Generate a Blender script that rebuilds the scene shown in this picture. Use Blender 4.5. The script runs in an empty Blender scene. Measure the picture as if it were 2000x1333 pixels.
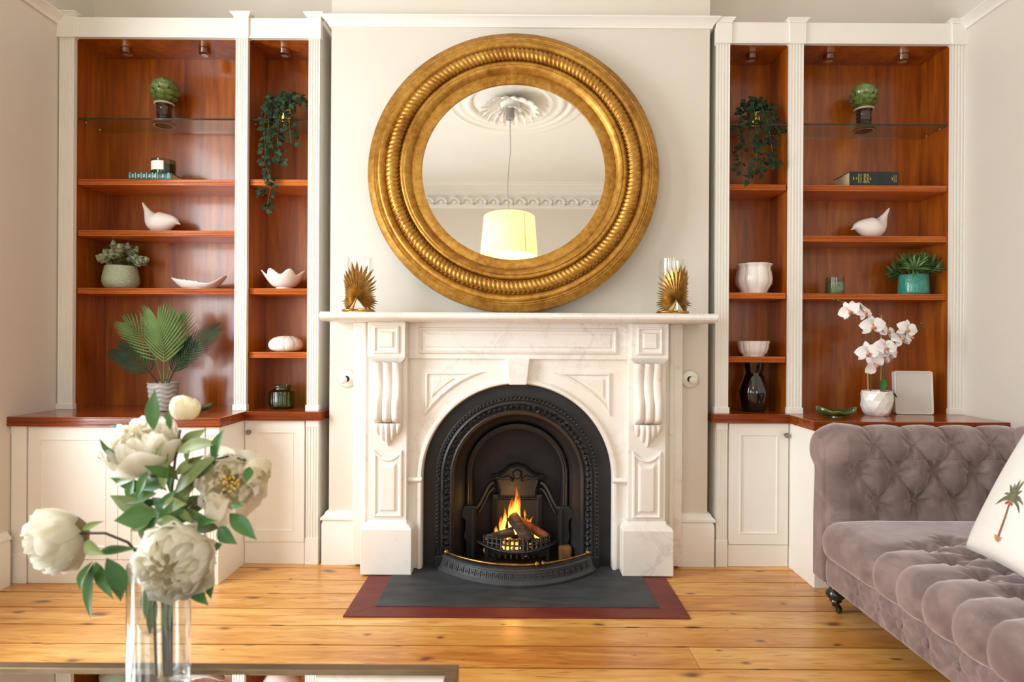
import bpy, bmesh, math, random
from mathutils import Vector, Matrix, Euler
import numpy as np
PI = math.pi
R = random.Random(7)
scene = bpy.context.scene
COL = scene.collection

# ------------------------------------------------------------------ camera, world, lights
F, H, TH = 1200.0, 1.10, 0.0058          # focal length in pixels of a 2000 px frame, eye height, roll
cam_d = bpy.data.cameras.new('camera'); cam = bpy.data.objects.new('camera', cam_d); COL.objects.link(cam)
cam_d.sensor_width = 36; cam_d.lens = 36 * F / 2000
cam_d.shift_x = -0.006; cam_d.shift_y = 0.00075
cam_d.dof.use_dof = True; cam_d.dof.focus_distance = 3.0; cam_d.dof.aperture_fstop = 3.2
cam_d.clip_start = 0.05
cam.location = (0, 0, H)
cam.rotation_euler = (Matrix.Rotation(PI/2, 3, 'X') @ Matrix.Rotation(TH, 3, 'Z')).to_euler()
scene.camera = cam

def P(px, py, Y):
    """photograph pixel -> world point on the plane at depth Y"""
    dx, dy = px - 1012, py - 668
    return Vector(((dx + dy*TH) * Y / F, Y, H - (dy - dx*TH) * Y / F))

XL, XR, YB, YBR, YF, ZC = -2.28, 2.20, 3.29, 3.04, -1.75, 3.55

w = bpy.data.worlds.new('world'); scene.world = w; w.use_nodes = True
bg = w.node_tree.nodes['Background']; bg.inputs[0].default_value = (0.80, 0.90, 1.0, 1); bg.inputs[1].default_value = 1.0

def area(name, loc, rot, sx, sy, power, col):
    l = bpy.data.lights.new(name, 'AREA'); l.shape = 'RECTANGLE'; l.size = sx; l.size_y = sy; l.energy = power; l.color = col
    o = bpy.data.objects.new(name, l); COL.objects.link(o); o.location = loc; o.rotation_euler = rot
    return o
WINS = [(1.02, 2.30, 0.55, 2.62), (-1.40, -0.10, 0.55, 2.62)]      # windows of the left wall: y0, y1, z0, z1
FILL_WIN = [(-1.75, -0.75, 0.55, 2.45), (0.75, 1.75, 0.55, 2.45)]       # unseen windows added behind the camera for frontal fill: x0, x1, z0, z1
DAY = (0.90, 0.945, 1.0)
for (y0, y1, z0, z1), pw_ in zip(WINS, (138, 60)):               # second window set dimmer for stronger contrast from the side
    area('daylight_and_fill', (XL-0.24, (y0+y1)/2, (z0+z1)/2), (0, -PI/2, 0), z1-z0, y1-y0, pw_, DAY)
for (x0, x1, z0, z1) in FILL_WIN:
    area('daylight_and_fill', ((x0+x1)/2, YF-0.24, (z0+z1)/2), (PI/2, 0, 0), x1-x0, z1-z0, 21, DAY)  # fill light added behind the camera to brighten the fronts

vs = scene.view_settings
scene.display_settings.display_device = 'sRGB'
vs.view_transform = 'Standard'; vs.look = 'None'; vs.gamma = 1.0; vs.use_curve_mapping = False
vs.exposure = 0.12
scene.cycles.use_adaptive_sampling = True; scene.cycles.adaptive_threshold = 0.03
scene.cycles.max_bounces = 10; scene.cycles.diffuse_bounces = 5; scene.cycles.glossy_bounces = 5; scene.cycles.transmission_bounces = 8; scene.cycles.transparent_max_bounces = 12
scene.cycles.caustics_reflective = False; scene.cycles.sample_clamp_indirect = 6.0

# ------------------------------------------------------------------ mesh helpers
class MB:
    def __init__(s): s.v = []; s.f = []
    def add(s, vs, fs):
        o = len(s.v); s.v += [tuple(v) for v in vs]; s.f += [tuple(i+o for i in f) for f in fs]; return s
    def box(s, x0, x1, y0, y1, z0, z1):
        return s.add([(x0,y0,z0),(x1,y0,z0),(x1,y1,z0),(x0,y1,z0),(x0,y0,z1),(x1,y0,z1),(x1,y1,z1),(x0,y1,z1)],
                     [(0,3,2,1),(4,5,6,7),(0,1,5,4),(1,2,6,5),(2,3,7,6),(3,0,4,7)])
    def prism(s, pts, axis, a, b):
        n = len(pts)
        def m(p, t): return {'x': (t, p[0], p[1]), 'y': (p[0], t, p[1]), 'z': (p[0], p[1], t)}[axis]
        return s.add([m(p, a) for p in pts] + [m(p, b) for p in pts],
                     [tuple(range(n)), tuple(range(2*n-1, n-1, -1))] + [(i, (i+1) % n, n+(i+1) % n, n+i) for i in range(n)])
    def grid(s, fn, nu, nv, cu=False, cv=False):
        """fn(i, j) -> point; nu x nv points, closed in u / v if asked"""
        vs = [fn(i, j) for j in range(nv) for i in range(nu)]
        fs = []
        for j in range(nv if cv else nv-1):
            for i in range(nu if cu else nu-1):
                a, b = i, (i+1) % nu; c, d = j, (j+1) % nv
                fs.append((c*nu+a, c*nu+b, d*nu+b, d*nu+a))
        return s.add(vs, fs)
    def lathe(s, prof, n=32, c=(0,0,0), mod=None, cap=True):
        """prof: (r, z) list; mod(theta, r, z) -> (r, z)"""
        def fn(i, j):
            t = 2*PI*i/n; r, z = prof[j]
            if mod: r, z = mod(t, r, z)
            return (c[0]+r*math.cos(t), c[1]+r*math.sin(t), c[2]+z)
        o = len(s.v); s.grid(fn, n, len(prof), cu=True)
        if cap:
            if prof[0][0] > 1e-5: s.f.append(tuple(o+i for i in range(n)))
            if prof[-1][0] > 1e-5: s.f.append(tuple(o+(len(prof)-1)*n+i for i in range(n-1, -1, -1)))
        return s
    def tube(s, pts, r, n=8, cap=True, flat=None):
        """r: number or list; flat: (scale a, scale b) of the section"""
        pts = [Vector(p) for p in pts]; m = len(pts)
        rr = r if isinstance(r, (list, tuple)) else [r]*m
        up = Vector((0,0,1)); rings = []; prev = None
        for i, p in enumerate(pts):
            d = (pts[min(i+1, m-1)] - pts[max(i-1, 0)]).normalized()
            if prev is None:
                a = d.cross(up)
                if a.length < 1e-3: a = d.cross(Vector((1,0,0)))
            else: a = prev - d*prev.dot(d)
            a.normalize(); prev = a; b = d.cross(a)
            rings.append((p, a, b))
        fa, fb = flat or (1, 1)
        def fn(i, j):
            p, a, b = rings[j]; t = 2*PI*i/n
            return p + a*(math.cos(t)*rr[j]*fa) + b*(math.sin(t)*rr[j]*fb)
        o = len(s.v); s.grid(fn, n, m, cu=True)
        if cap: s.f.append(tuple(o+i for i in range(n-1, -1, -1))); s.f.append(tuple(o+(m-1)*n+i for i in range(n)))
        return s
    def ball(s, c, r, n=10, sc=(1,1,1)):
        m = max(4, n//2+1)
        return s.lathe([(max(1e-6, r*math.sin(PI*j/m))*1.0, -r*math.cos(PI*j/m)*sc[2]) for j in range(m+1)], n, c,
                       mod=(lambda t, q, z: (q*math.hypot(math.cos(t)*sc[0], math.sin(t)*sc[1]), z)), cap=False)
    def poly(s, pts, steps, y0=None):
        """front facing (-Y) panel of an (x, z) polygon: steps = [(inset, y)...]; y0 = back plane of the outer sides"""
        rings = []
        if y0 is not None: rings.append([(p[0], y0, p[1]) for p in pts])
        for ins, y in steps:
            q = inset(pts, ins); rings.append([(p[0], y, p[1]) for p in q])
        n = len(pts); o = len(s.v)
        for r in rings: s.v += r
        for k in range(len(rings)-1):
            for i in range(n): s.f.append((o+k*n+i, o+k*n+(i+1) % n, o+(k+1)*n+(i+1) % n, o+(k+1)*n+i))
        s.f.append(tuple(o+(len(rings)-1)*n+i for i in range(n)))
        return s
    def rect(s, x0, x1, z0, z1, steps, y0=None):
        return s.poly([(x0,z0),(x1,z0),(x1,z1),(x0,z1)], steps, y0)
    def arch(s, prof, cz, zb, n=48, cx=0.0):
        """sweep a (radius, y) profile along leg - semicircle - leg"""
        path = [(-1, 0, zb), (-1, 0, (zb+cz)/2)] + [(-math.cos(PI*i/n), math.sin(PI*i/n), cz) for i in range(n+1)] + [(1, 0, (zb+cz)/2), (1, 0, zb)]
        def fn(i, j):
            ca, sa, z = path[i]; r, y = prof[j]
            return (cx+ca*r, y, z+sa*r)
        return s.grid(fn, len(path), len(prof))
    def build(s, name, mat, parent=None, smooth=None, bev=0, sub=0, solid=0, rel=True, seg=2, fix=True):
        me = bpy.data.meshes.new(name); vv = s.v
        if parent is not None and rel:
            L = root_of(parent).location; vv = [(a-L.x, b-L.y, c-L.z) for a, b, c in vv]
        me.from_pydata(vv, [], s.f)
        bm = bmesh.new(); bm.from_mesh(me)
        bmesh.ops.remove_doubles(bm, verts=bm.verts, dist=1e-6)
        if fix: bmesh.ops.recalc_face_normals(bm, faces=bm.faces)
        bm.to_mesh(me); bm.free()
        me.materials.append(mat)
        o = bpy.data.objects.new(name, me); COL.objects.link(o)
        if parent is not None: o.parent = parent
        if smooth is not None: sm(me, smooth)
        if solid:
            m = o.modifiers.new('solid', 'SOLIDIFY'); m.thickness = solid; m.offset = 0
        if bev:
            m = o.modifiers.new('bevel', 'BEVEL'); m.width = bev; m.segments = seg; m.limit_method = 'ANGLE'; m.angle_limit = math.radians(40)
        if sub:
            m = o.modifiers.new('sub', 'SUBSURF'); m.levels = sub; m.render_levels = sub
        return o
def sm(me, ang=40):
    me.polygons.foreach_set('use_smooth', [True]*len(me.polygons))
    if ang < 180: me.set_sharp_from_angle(angle=math.radians(ang))
def root_of(o):
    while o.parent is not None: o = o.parent
    return o
def inset(pts, d):
    if d == 0: return list(pts)
    n = len(pts); A = sum(pts[i][0]*pts[(i+1) % n][1]-pts[(i+1) % n][0]*pts[i][1] for i in range(n)); sg = 1 if A > 0 else -1
    out = []
    for i in range(n):
        p0, p1, p2 = pts[i-1], pts[i], pts[(i+1) % n]
        e1 = (p1[0]-p0[0], p1[1]-p0[1]); e2 = (p2[0]-p1[0], p2[1]-p1[1])
        l1 = math.hypot(*e1) or 1e-9; l2 = math.hypot(*e2) or 1e-9
        n1 = (-e1[1]/l1*sg, e1[0]/l1*sg); n2 = (-e2[1]/l2*sg, e2[0]/l2*sg)
        k = 1 + n1[0]*n2[0]+n1[1]*n2[1]; k = max(k, 0.7)
        out.append((p1[0]+d*(n1[0]+n2[0])/k, p1[1]+d*(n1[1]+n2[1])/k))
    return out
def tag(o, label=None, cat=None, group=None, kind=None):
    if label: o['label'] = label
    if cat: o['category'] = cat
    if group: o['group'] = group
    if kind: o['kind'] = kind
    return o
def thing(name, label, cat, loc=(0,0,0), rz=0, group=None):
    o = bpy.data.objects.new(name, None); COL.objects.link(o); o.location = loc; o.rotation_euler = (0,0,rz); o.empty_display_size = 0.05
    return tag(o, label, cat, group)
def struct(o): o['kind'] = 'structure'; return o
def inst(name, me, parent, M):
    o = bpy.data.objects.new(name, me); COL.objects.link(o); o.parent = parent; o.matrix_local = M; return o
def TRS(loc, rot=(0,0,0), sc=1.0):
    s3 = (sc, sc, sc) if isinstance(sc, (int, float)) else sc
    return Matrix.LocRotScale(Vector(loc), Euler(rot) if not isinstance(rot, Matrix) else rot.to_quaternion(), Vector(s3))
def frame_to(d, up=(0,0,1)):
    """rotation whose +Z points along d"""
    d = Vector(d).normalized(); u = Vector(up); x = u.cross(d)
    if x.length < 1e-4: x = Vector((1,0,0)).cross(d)
    x.normalize(); y = d.cross(x)
    return Matrix((x, y, d)).transposed()

# ------------------------------------------------------------------ materials
def new_mat(name):
    m = bpy.data.materials.new(name); m.use_nodes = True
    nt = m.node_tree; b = nt.nodes['Principled BSDF']
    return m, nt, b
def nd(nt, typ, **kw):
    n = nt.nodes.new(typ)
    for k, v in kw.items():
        if hasattr(n, k) and k not in ('Scale',): setattr(n, k, v)
        else: n.inputs[k].default_value = v
    return n
def rgba(c): return (c[0], c[1], c[2], 1)
def S(r, g, b):
    f = lambda c: (c/255/12.92 if c/255 <= 0.04045 else ((c/255+0.055)/1.055)**2.4)
    return (f(r), f(g), f(b))
def ramp(nt, fac, stops):
    n = nt.nodes.new('ShaderNodeValToRGB'); nt.links.new(fac, n.inputs[0])
    el = n.color_ramp.elements
    while len(el) < len(stops): el.new(0.5)
    for e, (p, c) in zip(el, stops): e.position = p; e.color = rgba(c) if len(c) == 3 else c
    return n.outputs[0]
def mixc(nt, fac, a, b, mode='MIX'):
    n = nt.nodes.new('ShaderNodeMix'); n.data_type = 'RGBA'; n.blend_type = mode
    for s, v in ((n.inputs[0], fac), (n.inputs[6], a), (n.inputs[7], b)):
        if isinstance(v, bpy.types.NodeSocket): nt.links.new(v, s)
        else: s.default_value = v if isinstance(v, (int, float)) else rgba(v)
    return n.outputs[2]
def math_(nt, op, a, b=0.0, clamp=False):
    n = nt.nodes.new('ShaderNodeMath'); n.operation = op; n.use_clamp = clamp
    for s, v in zip(n.inputs, (a, b)):
        if isinstance(v, bpy.types.NodeSocket): nt.links.new(v, s)
        else: s.default_value = v
    return n.outputs[0]
def coords(nt, scale=(1,1,1), rand=False):
    tc = nt.nodes.new('ShaderNodeTexCoord'); mp = nt.nodes.new('ShaderNodeMapping'); mp.inputs['Scale'].default_value = scale
    nt.links.new(tc.outputs['Object'], mp.inputs['Vector'])
    if rand:
        oi = nt.nodes.new('ShaderNodeObjectInfo'); cm = nt.nodes.new('ShaderNodeCombineXYZ')
        for i, k in enumerate((37.0, 91.0, 53.0)): nt.links.new(math_(nt, 'MULTIPLY', oi.outputs['Random'], k), cm.inputs[i])
        nt.links.new(cm.outputs[0], mp.inputs['Location'])
    return mp.outputs[0]
def noise(nt, vec, scale, detail=4, rough=0.55, dist=0.0):
    n = nt.nodes.new('ShaderNodeTexNoise'); nt.links.new(vec, n.inputs['Vector'])
    n.inputs['Scale'].default_value = scale; n.inputs['Detail'].default_value = detail; n.inputs['Roughness'].default_value = rough; n.inputs['Distortion'].default_value = dist
    return n.outputs['Fac']
def bump(nt, b, h, strength=0.3, dist=0.01):
    n = nt.nodes.new('ShaderNodeBump'); n.inputs['Strength'].default_value = strength; n.inputs['Distance'].default_value = dist
    nt.links.new(h, n.inputs['Height']); nt.links.new(n.outputs[0], b.inputs['Normal']); return n
def plain(name, c, rough=0.5, metal=0.0, c2=None, nscale=8, stretch=(1,1,1), bmp=None, coat=0, sheen=0, rand=False, lo=0.35, hi=0.65, spec=None):
    m, nt, b = new_mat(name)
    b.inputs['Roughness'].default_value = rough; b.inputs['Metallic'].default_value = metal
    b.inputs['Coat Weight'].default_value = coat; b.inputs['Sheen Weight'].default_value = sheen
    if spec is not None: b.inputs['Specular IOR Level'].default_value = spec
    v = coords(nt, stretch, rand)
    if c2 is not None:
        nt.links.new(ramp(nt, noise(nt, v, nscale), [(lo, c), (hi, c2)]), b.inputs['Base Color'])
    else: b.inputs['Base Color'].default_value = rgba(c)
    if bmp: bump(nt, b, noise(nt, v, bmp[0], 3), bmp[1], bmp[2] if len(bmp) > 2 else 0.004)
    return m

M = {}
M['wall'] = plain('wall paint', S(221,213,201), 0.6, c2=S(218,209,196), nscale=1.2, bmp=(180, 0.05, 0.001))
M['ceil'] = plain('ceiling paint', S(236,232,224), 0.7, c2=S(232,228,220), nscale=1.5)
M['paint'] = plain('cream satin paint', S(241,238,230), 0.35, c2=S(238,234,225), nscale=3)
M['trim'] = plain('white gloss paint', S(240,236,228), 0.3, c2=S(236,231,222), nscale=3)
M['dark'] = plain('dark void', (0.01,0.008,0.006), 0.9)
M['gold'] = None
def wood(name, c_lo, c_mid, c_hi, st, rough=0.3, coat=0.3, scale=3.0, rand=True):
    m, nt, b = new_mat(name); v = coords(nt, st, rand)
    g = noise(nt, v, scale, 6, 0.6, 0.6); g2 = noise(nt, v, scale*0.22, 3, 0.5, 0.3)
    k = math_(nt, 'ADD', math_(nt, 'MULTIPLY', g, 0.6), math_(nt, 'MULTIPLY', g2, 0.4))
    nt.links.new(ramp(nt, k, [(0.34, c_lo), (0.5, c_mid), (0.66, c_hi)]), b.inputs['Base Color'])
    b.inputs['Roughness'].default_value = rough; b.inputs['Coat Weight'].default_value = coat; b.inputs['Coat Roughness'].default_value = 0.12
    bump(nt, b, g, 0.05, 0.002); return m
CH = (S(118,50,6), S(156,78,12), S(186,106,24))
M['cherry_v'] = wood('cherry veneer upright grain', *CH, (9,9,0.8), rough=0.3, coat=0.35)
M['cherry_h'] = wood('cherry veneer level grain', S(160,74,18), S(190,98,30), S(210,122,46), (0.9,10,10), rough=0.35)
M['counter'] = wood('cherry worktop', S(112,46,14), S(146,66,22), S(168,86,34), (0.9,9,9), rough=0.22, coat=0.5)
def pine():
    m, nt, b = new_mat('varnished pine board'); v = coords(nt, (0.9,7,7), True)
    g = noise(nt, v, 3.2, 6, 0.6, 1.2); big = noise(nt, v, 0.6, 2)
    base = ramp(nt, math_(nt, 'ADD', math_(nt, 'MULTIPLY', g, 0.55), math_(nt, 'MULTIPLY', big, 0.45)),
                [(0.36, S(178,108,42)), (0.5, S(208,146,70)), (0.64, S(230,180,104))])
    oi = nt.nodes.new('ShaderNodeObjectInfo')
    base = mixc(nt, math_(nt, 'MULTIPLY', oi.outputs['Random'], 0.35), base, S(196,130,58))
    v2 = coords(nt, (1.7,3.6,1), True)
    vo = nt.nodes.new('ShaderNodeTexVoronoi'); vo.voronoi_dimensions = '2D'; vo.inputs['Scale'].default_value = 2.0; vo.inputs['Randomness'].default_value = 1
    wv = nt.nodes.new('ShaderNodeVectorMath'); wv.operation = 'ADD'
    nz = nt.nodes.new('ShaderNodeTexNoise'); nz.inputs['Scale'].default_value = 4; nt.links.new(v2, nz.inputs['Vector'])
    sc = nt.nodes.new('ShaderNodeVectorMath'); sc.operation = 'SCALE'; sc.inputs['Scale'].default_value = 0.16; nt.links.new(nz.outputs['Color'], sc.inputs[0])
    nt.links.new(v2, wv.inputs[0]); nt.links.new(sc.outputs[0], wv.inputs[1]); nt.links.new(wv.outputs[0], vo.inputs['Vector'])
    sx = nt.nodes.new('ShaderNodeSeparateColor'); nt.links.new(vo.outputs['Color'], sx.inputs[0])
    size = math_(nt, 'MULTIPLY', math_(nt, 'POWER', sx.outputs[0], 2.0), 0.20)
    kn = math_(nt, 'DIVIDE', vo.outputs['Distance'], math_(nt, 'ADD', size, 0.015))
    kf = ramp(nt, kn, [(0.25, (1,1,1)), (0.55, (0.55,0.55,0.55)), (1.0, (0,0,0))])
    base = mixc(nt, math_(nt, 'MULTIPLY', kf, 0.92), base, S(104,54,22))
    # short dark checks
    v3 = coords(nt, (1.0,16,1), True)
    vo2 = nt.nodes.new('ShaderNodeTexVoronoi'); vo2.voronoi_dimensions = '2D'; vo2.inputs['Scale'].default_value = 3.0; nt.links.new(v3, vo2.inputs['Vector'])
    cf = ramp(nt, vo2.outputs['Distance'], [(0.05, (1,1,1)), (0.10, (0,0,0))])
    base = mixc(nt, math_(nt, 'MULTIPLY', cf, 0.7), base, S(92,50,24))
    nt.links.new(base, b.inputs['Base Color'])
    b.inputs['Roughness'].default_value = 0.32; b.inputs['Coat Weight'].default_value = 0.3; b.inputs['Coat Roughness'].default_value = 0.2
    bump(nt, b, g, 0.06, 0.002); return m
M['pine'] = pine()
def marble():
    m, nt, b = new_mat('white veined marble'); v = coords(nt, (1,1,1))
    n1 = noise(nt, v, 3.2, 8, 0.62, 1.4)
    vein = math_(nt, 'ABSOLUTE', math_(nt, 'SUBTRACT', n1, 0.5))
    vf = ramp(nt, vein, [(0.0, (1,1,1)), (0.035, (0,0,0))])
    mask = ramp(nt, noise(nt, v, 2.1, 3), [(0.45, (0,0,0)), (0.68, (1,1,1))])
    st = ramp(nt, noise(nt, v, 1.3, 4, 0.6), [(0.40, S(240,236,230)), (0.62, S(233,225,213)), (0.80, S(220,206,188))])
    c = mixc(nt, math_(nt, 'MULTIPLY', math_(nt, 'MULTIPLY', vf, mask), 0.32), st, S(160,152,146))
    sp = ramp(nt, noise(nt, v, 22, 3), [(0.64, (0,0,0)), (0.76, (1,1,1))])
    c = mixc(nt, math_(nt, 'MULTIPLY', sp, 0.22), c, S(150,138,130))
    nt.links.new(c, b.inputs['Base Color']); b.inputs['Roughness'].default_value = 0.32
    return m
M['marble'] = marble()
M['iron'] = plain('black cast iron', (0.017,0.016,0.017), 0.42, 0.3, c2=(0.028,0.027,0.027), nscale=6, bmp=(70, 0.15, 0.002))
def iron_orn():
    m, nt, b = new_mat('ornamental cast iron'); v = coords(nt, (1,1,1))
    vo = nt.nodes.new('ShaderNodeTexVoronoi'); vo.inputs['Scale'].default_value = 48; nt.links.new(v, vo.inputs['Vector'])
    b.inputs['Base Color'].default_value = (0.028,0.027,0.027,1); b.inputs['Roughness'].default_value = 0.42; b.inputs['Metallic'].default_value = 0.35
    h = ramp(nt, vo.outputs['Distance'], [(0.15, (1,1,1)), (0.5, (0,0,0))]); bump(nt, b, h, 0.9, 0.006); return m
M['iron_orn'] = iron_orn()
M['soot'] = plain('sooty iron', (0.012,0.011,0.011), 0.6, 0.2, c2=(0.024,0.021,0.02), nscale=5, bmp=(50, 0.3, 0.003))
M['fender'] = plain('grey black fender iron', (0.040,0.040,0.043), 0.42, 0.4, c2=(0.060,0.060,0.064), nscale=7, bmp=(90, 0.2, 0.002))
M['slate'] = plain('black slate hearth', (0.026,0.028,0.031), 0.6, c2=(0.05,0.052,0.056), nscale=5, stretch=(1,4,1), bmp=(12, 0.12, 0.003))
M['redwood'] = plain('dark red painted timber', S(112,38,26), 0.5, c2=S(96,30,22), nscale=4, stretch=(1,5,1))
M['brass'] = plain('aged brass', S(170,134,74), 0.3, 1.0, c2=S(128,96,54), nscale=30)
M['chrome'] = plain('brushed nickel', S(196,176,158), 0.22, 1.0)
M['knob'] = plain('antique silver knob', S(150,138,122), 0.3, 1.0)
def gilt():
    m, nt, b = new_mat('antique gold leaf'); v = coords(nt)
    n = noise(nt, v, 5, 6, 0.65); n2 = noise(nt, v, 40, 4)
    k = math_(nt, 'ADD', math_(nt, 'MULTIPLY', n, 0.6), math_(nt, 'MULTIPLY', n2, 0.4))
    nt.links.new(ramp(nt, k, [(0.32, S(136,88,32)), (0.5, S(180,130,54)), (0.68, S(206,160,80))]), b.inputs['Base Color'])
    b.inputs['Metallic'].default_value = 0.75; b.inputs['Roughness'].default_value = 0.42
    bump(nt, b, n2, 0.12, 0.002); return m
M['gilt'] = gilt()
M['mirror'] = plain('mirror silvering', (0.92,0.93,0.91), 0.0, 1.0)
def thin_glass(name, tint=(1,1,1), rough=0.0, refl=1.0, base=0.02):
    """a thin pane: lets light through, tinted, with a fresnel reflection"""
    m = bpy.data.materials.new(name); m.use_nodes = True; nt = m.node_tree; nt.nodes.clear()
    out = nt.nodes.new('ShaderNodeOutputMaterial'); tr = nt.nodes.new('ShaderNodeBsdfTransparent'); gl = nt.nodes.new('ShaderNodeBsdfGlossy')
    tr.inputs[0].default_value = rgba(tint); gl.inputs['Roughness'].default_value = rough; gl.inputs[0].default_value = (1,1,1,1)
    fr = nt.nodes.new('ShaderNodeFresnel'); ge = nt.nodes.new('ShaderNodeNewGeometry'); nt.links.new(math_(nt, 'SUBTRACT', 1.5, math_(nt, 'MULTIPLY', ge.outputs['Backfacing'], 1.5-1/1.5)), fr.inputs[0])
    mx = nt.nodes.new('ShaderNodeMixShader')
    nt.links.new(math_(nt, 'MULTIPLY', fr.outputs[0], refl, True), mx.inputs[0]); nt.links.new(tr.outputs[0], mx.inputs[1]); nt.links.new(gl.outputs[0], mx.inputs[2])
    nt.links.new(mx.outputs[0], out.inputs[0]); return m
M['glass'] = thin_glass('clear glass', (0.98,0.99,0.98))
M['shelf_glass'] = thin_glass('shelf glass', (0.86,0.90,0.87))
M['shelf_edge'] = plain('dark green glass edge', (0.012,0.022,0.018), 0.1)
def emit(name, c, s):
    m = bpy.data.materials.new(name); m.use_nodes = True; nt = m.node_tree; nt.nodes.clear()
    out = nt.nodes.new('ShaderNodeOutputMaterial'); e = nt.nodes.new('ShaderNodeEmission'); e.inputs[0].default_value = rgba(c); e.inputs[1].default_value = s
    nt.links.new(e.outputs[0], out.inputs[0]); return m

# ------------------------------------------------------------------ the room
T = 0.16
def holes_wall(name, axis, c0, c1, a0, a1, z0, z1, holes, mat):
    """wall slab between c0 and c1 (thickness), running a0..a1, with rectangular holes (h0, h1, z0, z1)"""
    mb = MB(); hs = sorted(holes)
    def bx(p, q, r, t):
        if axis == 'y': mb.box(c0, c1, p, q, r, t)
        else: mb.box(p, q, c0, c1, r, t)
    cur = a0
    for h in hs:
        bx(cur, h[0], z0, z1); bx(h[0], h[1], z0, h[2]); bx(h[0], h[1], h[3], z1); cur = h[1]
    bx(cur, a1, z0, z1)
    return struct(mb.build(name, mat))
fl = struct(MB().box(XL-T, XR+T, YF-T, YB+T, -0.12, -0.022).build('floor', M['dark']))
tag(fl, 'varnished pine floorboards running across the room')
BW = 0.150; k0 = 2.52
rows = [k0 + BW*i for i in range(-32, 7)]
for y in rows:
    if y < YF or y > YB: continue
    y1 = min(y+BW, YB)
    cuts = [XL]; x = XL + R.uniform(0.5, 3.6)
    if abs(y-2.67) < 0.01: x = 1.33
    if 1.7 < y < 2.5: x = XL + R.choice((0.25, 2.9, 4.2))
    while x < XR-0.3: cuts.append(x); x += R.uniform(3.2, 4.2)
    cuts.append(XR)
    for a, b2 in zip(cuts, cuts[1:]):
        o = MB().box(a+0.0008, b2-0.0008, y+0.0042, y1-0.0042, -0.022, 0.0).build('floorboard', M['pine'], fl)

struct(MB().box(XL-T, XR+T, YB, YB+T, -0.1, ZC+0.1).build('wall_back', M['wall']))
WL = holes_wall('wall_left', 'y', XL-T, XL, YF-T, YB+T, -0.1, ZC+0.1, WINS, M['wall'])
struct(MB().box(XR, XR+T, YF-T, YB+T, -0.1, ZC+0.1).build('wall_right', M['wall']))
holes_wall('wall_front', 'x', YF-T, YF, XL-T, XR+T, -0.1, ZC+0.1, FILL_WIN, M['wall'])
struct(MB().box(XL-T, XR+T, YF-T, YB+T, ZC, ZC+0.1).build('ceiling', M['ceil']))
# chimney breast with the fireplace opening
BX0, BX1 = -0.932, 0.940
mb = MB(); mb.box(BX0, -0.44, YBR, YB, 0, ZC); mb.box(0.44, BX1, YBR, YB, 0, ZC); mb.box(-0.44, 0.44, YBR, YB, 0.95, ZC)
struct(mb.build('wall_chimney_breast', M['wall']))

def window(i, horiz, a0, a1, z0, z1):
    """sash window: frame, sashes, panes, sill, architrave"""
    c = XL if horiz == 'y' else YF
    def B(mb, p, q, d0, d1, r, t):
        if horiz == 'y': mb.box(c+d0, c+d1, p, q, r, t)
        else: mb.box(p, q, c+d0, c+d1, r, t)
        return mb
    def ring(p, q, r, t, w, d0, d1):
        mb = MB(); B(mb, p, p+w, d0, d1, r, t); B(mb, q-w, q, d0, d1, r, t); B(mb, p+w, q-w, d0, d1, r, r+w); B(mb, p+w, q-w, d0, d1, t-w, t); return mb
    fr = struct(ring(a0, a1, z0, z1, 0.03, -0.13, -0.01).build('window_%d' % i, M['trim']))
    zm = (z0+z1)/2
    for k, (r, t, d) in enumerate(((z0+0.03, zm+0.02, -0.06), (zm-0.02, z1-0.03, -0.10))):
        s = ring(a0+0.03, a1-0.03, r, t, 0.045, d, d+0.035).build('sash', M['trim'], fr)
        B(MB(), a0+0.075, a1-0.075, d+0.015, d+0.019, r+0.045, t-0.045).build('pane', M['glass'], s)
    ring(a0-0.11, a1+0.11, z0-0.11, z1+0.11, 0.11, 0.0, 0.025).build('architrave', M['trim'], fr, bev=0.006)
    B(MB(), a0-0.13, a1+0.13, 0.0, 0.07, z0-0.03, z0).build('window_sill', M['trim'], fr, bev=0.004)
for i, wn in enumerate(WINS): window(i+1, 'y', *wn)
for i, wn in enumerate(FILL_WIN): window(i+3, 'x', *wn)  # added windows, out of view, that let in the frontal fill

# mouldings: profile (proud, z) swept along a wall
def mould(name, prof, path, mat, kind=True):
    """path: [(x, y, nx, ny)...] points with the offset direction of the moulding at each"""
    mb = MB()
    mb.grid(lambda i, j: (path[i][0]+path[i][2]*prof[j][0], path[i][1]+path[i][3]*prof[j][0], prof[j][1]), len(path), len(prof))
    o = mb.build(name, mat, smooth=35)
    return struct(o) if kind else o
ZR = 2.652
rail = [(0, ZR), (0.010, ZR), (0.014, ZR+0.012), (0.020, ZR+0.018), (0.034, ZR+0.036), (0.042, ZR+0.040), (0.042, ZR+0.046), (0, ZR+0.048)]
mould('trim_1', rail, [(BX0, YB, -1, 0), (BX0, YBR, -1, -1), (BX1, YBR, 1, -1), (BX1, YB, 1, 0)], M['trim'])
mould('trim_2', rail, [(XL, YF, 1, 0), (XL, YB, 1, -1), (BX0, YB, 0, -1)], M['trim'])
mould('trim_3', rail, [(BX1, YB, 0, -1), (XR, YB, -1, -1), (XR, YF, -1, 0)], M['trim'])
skirt = [(0, 0), (0.022, 0), (0.022, 0.185), (0.018, 0.200), (0.026, 0.206), (0.026, 0.216), (0.014, 0.228), (0.010, 0.240), (0, 0.243)]
mould('baseboard_left', skirt, [(XL, YF, 1, 1), (XL, 2.74, 1, 0)], M['trim'])
mould('baseboard_right', skirt, [(XR, 2.74, -1, 0), (XR, YF, -1, 1)], M['trim'])
mould('baseboard_front', skirt, [(XR, YF, -1, 1), (XL, YF, 1, 1)], M['trim'])
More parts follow.
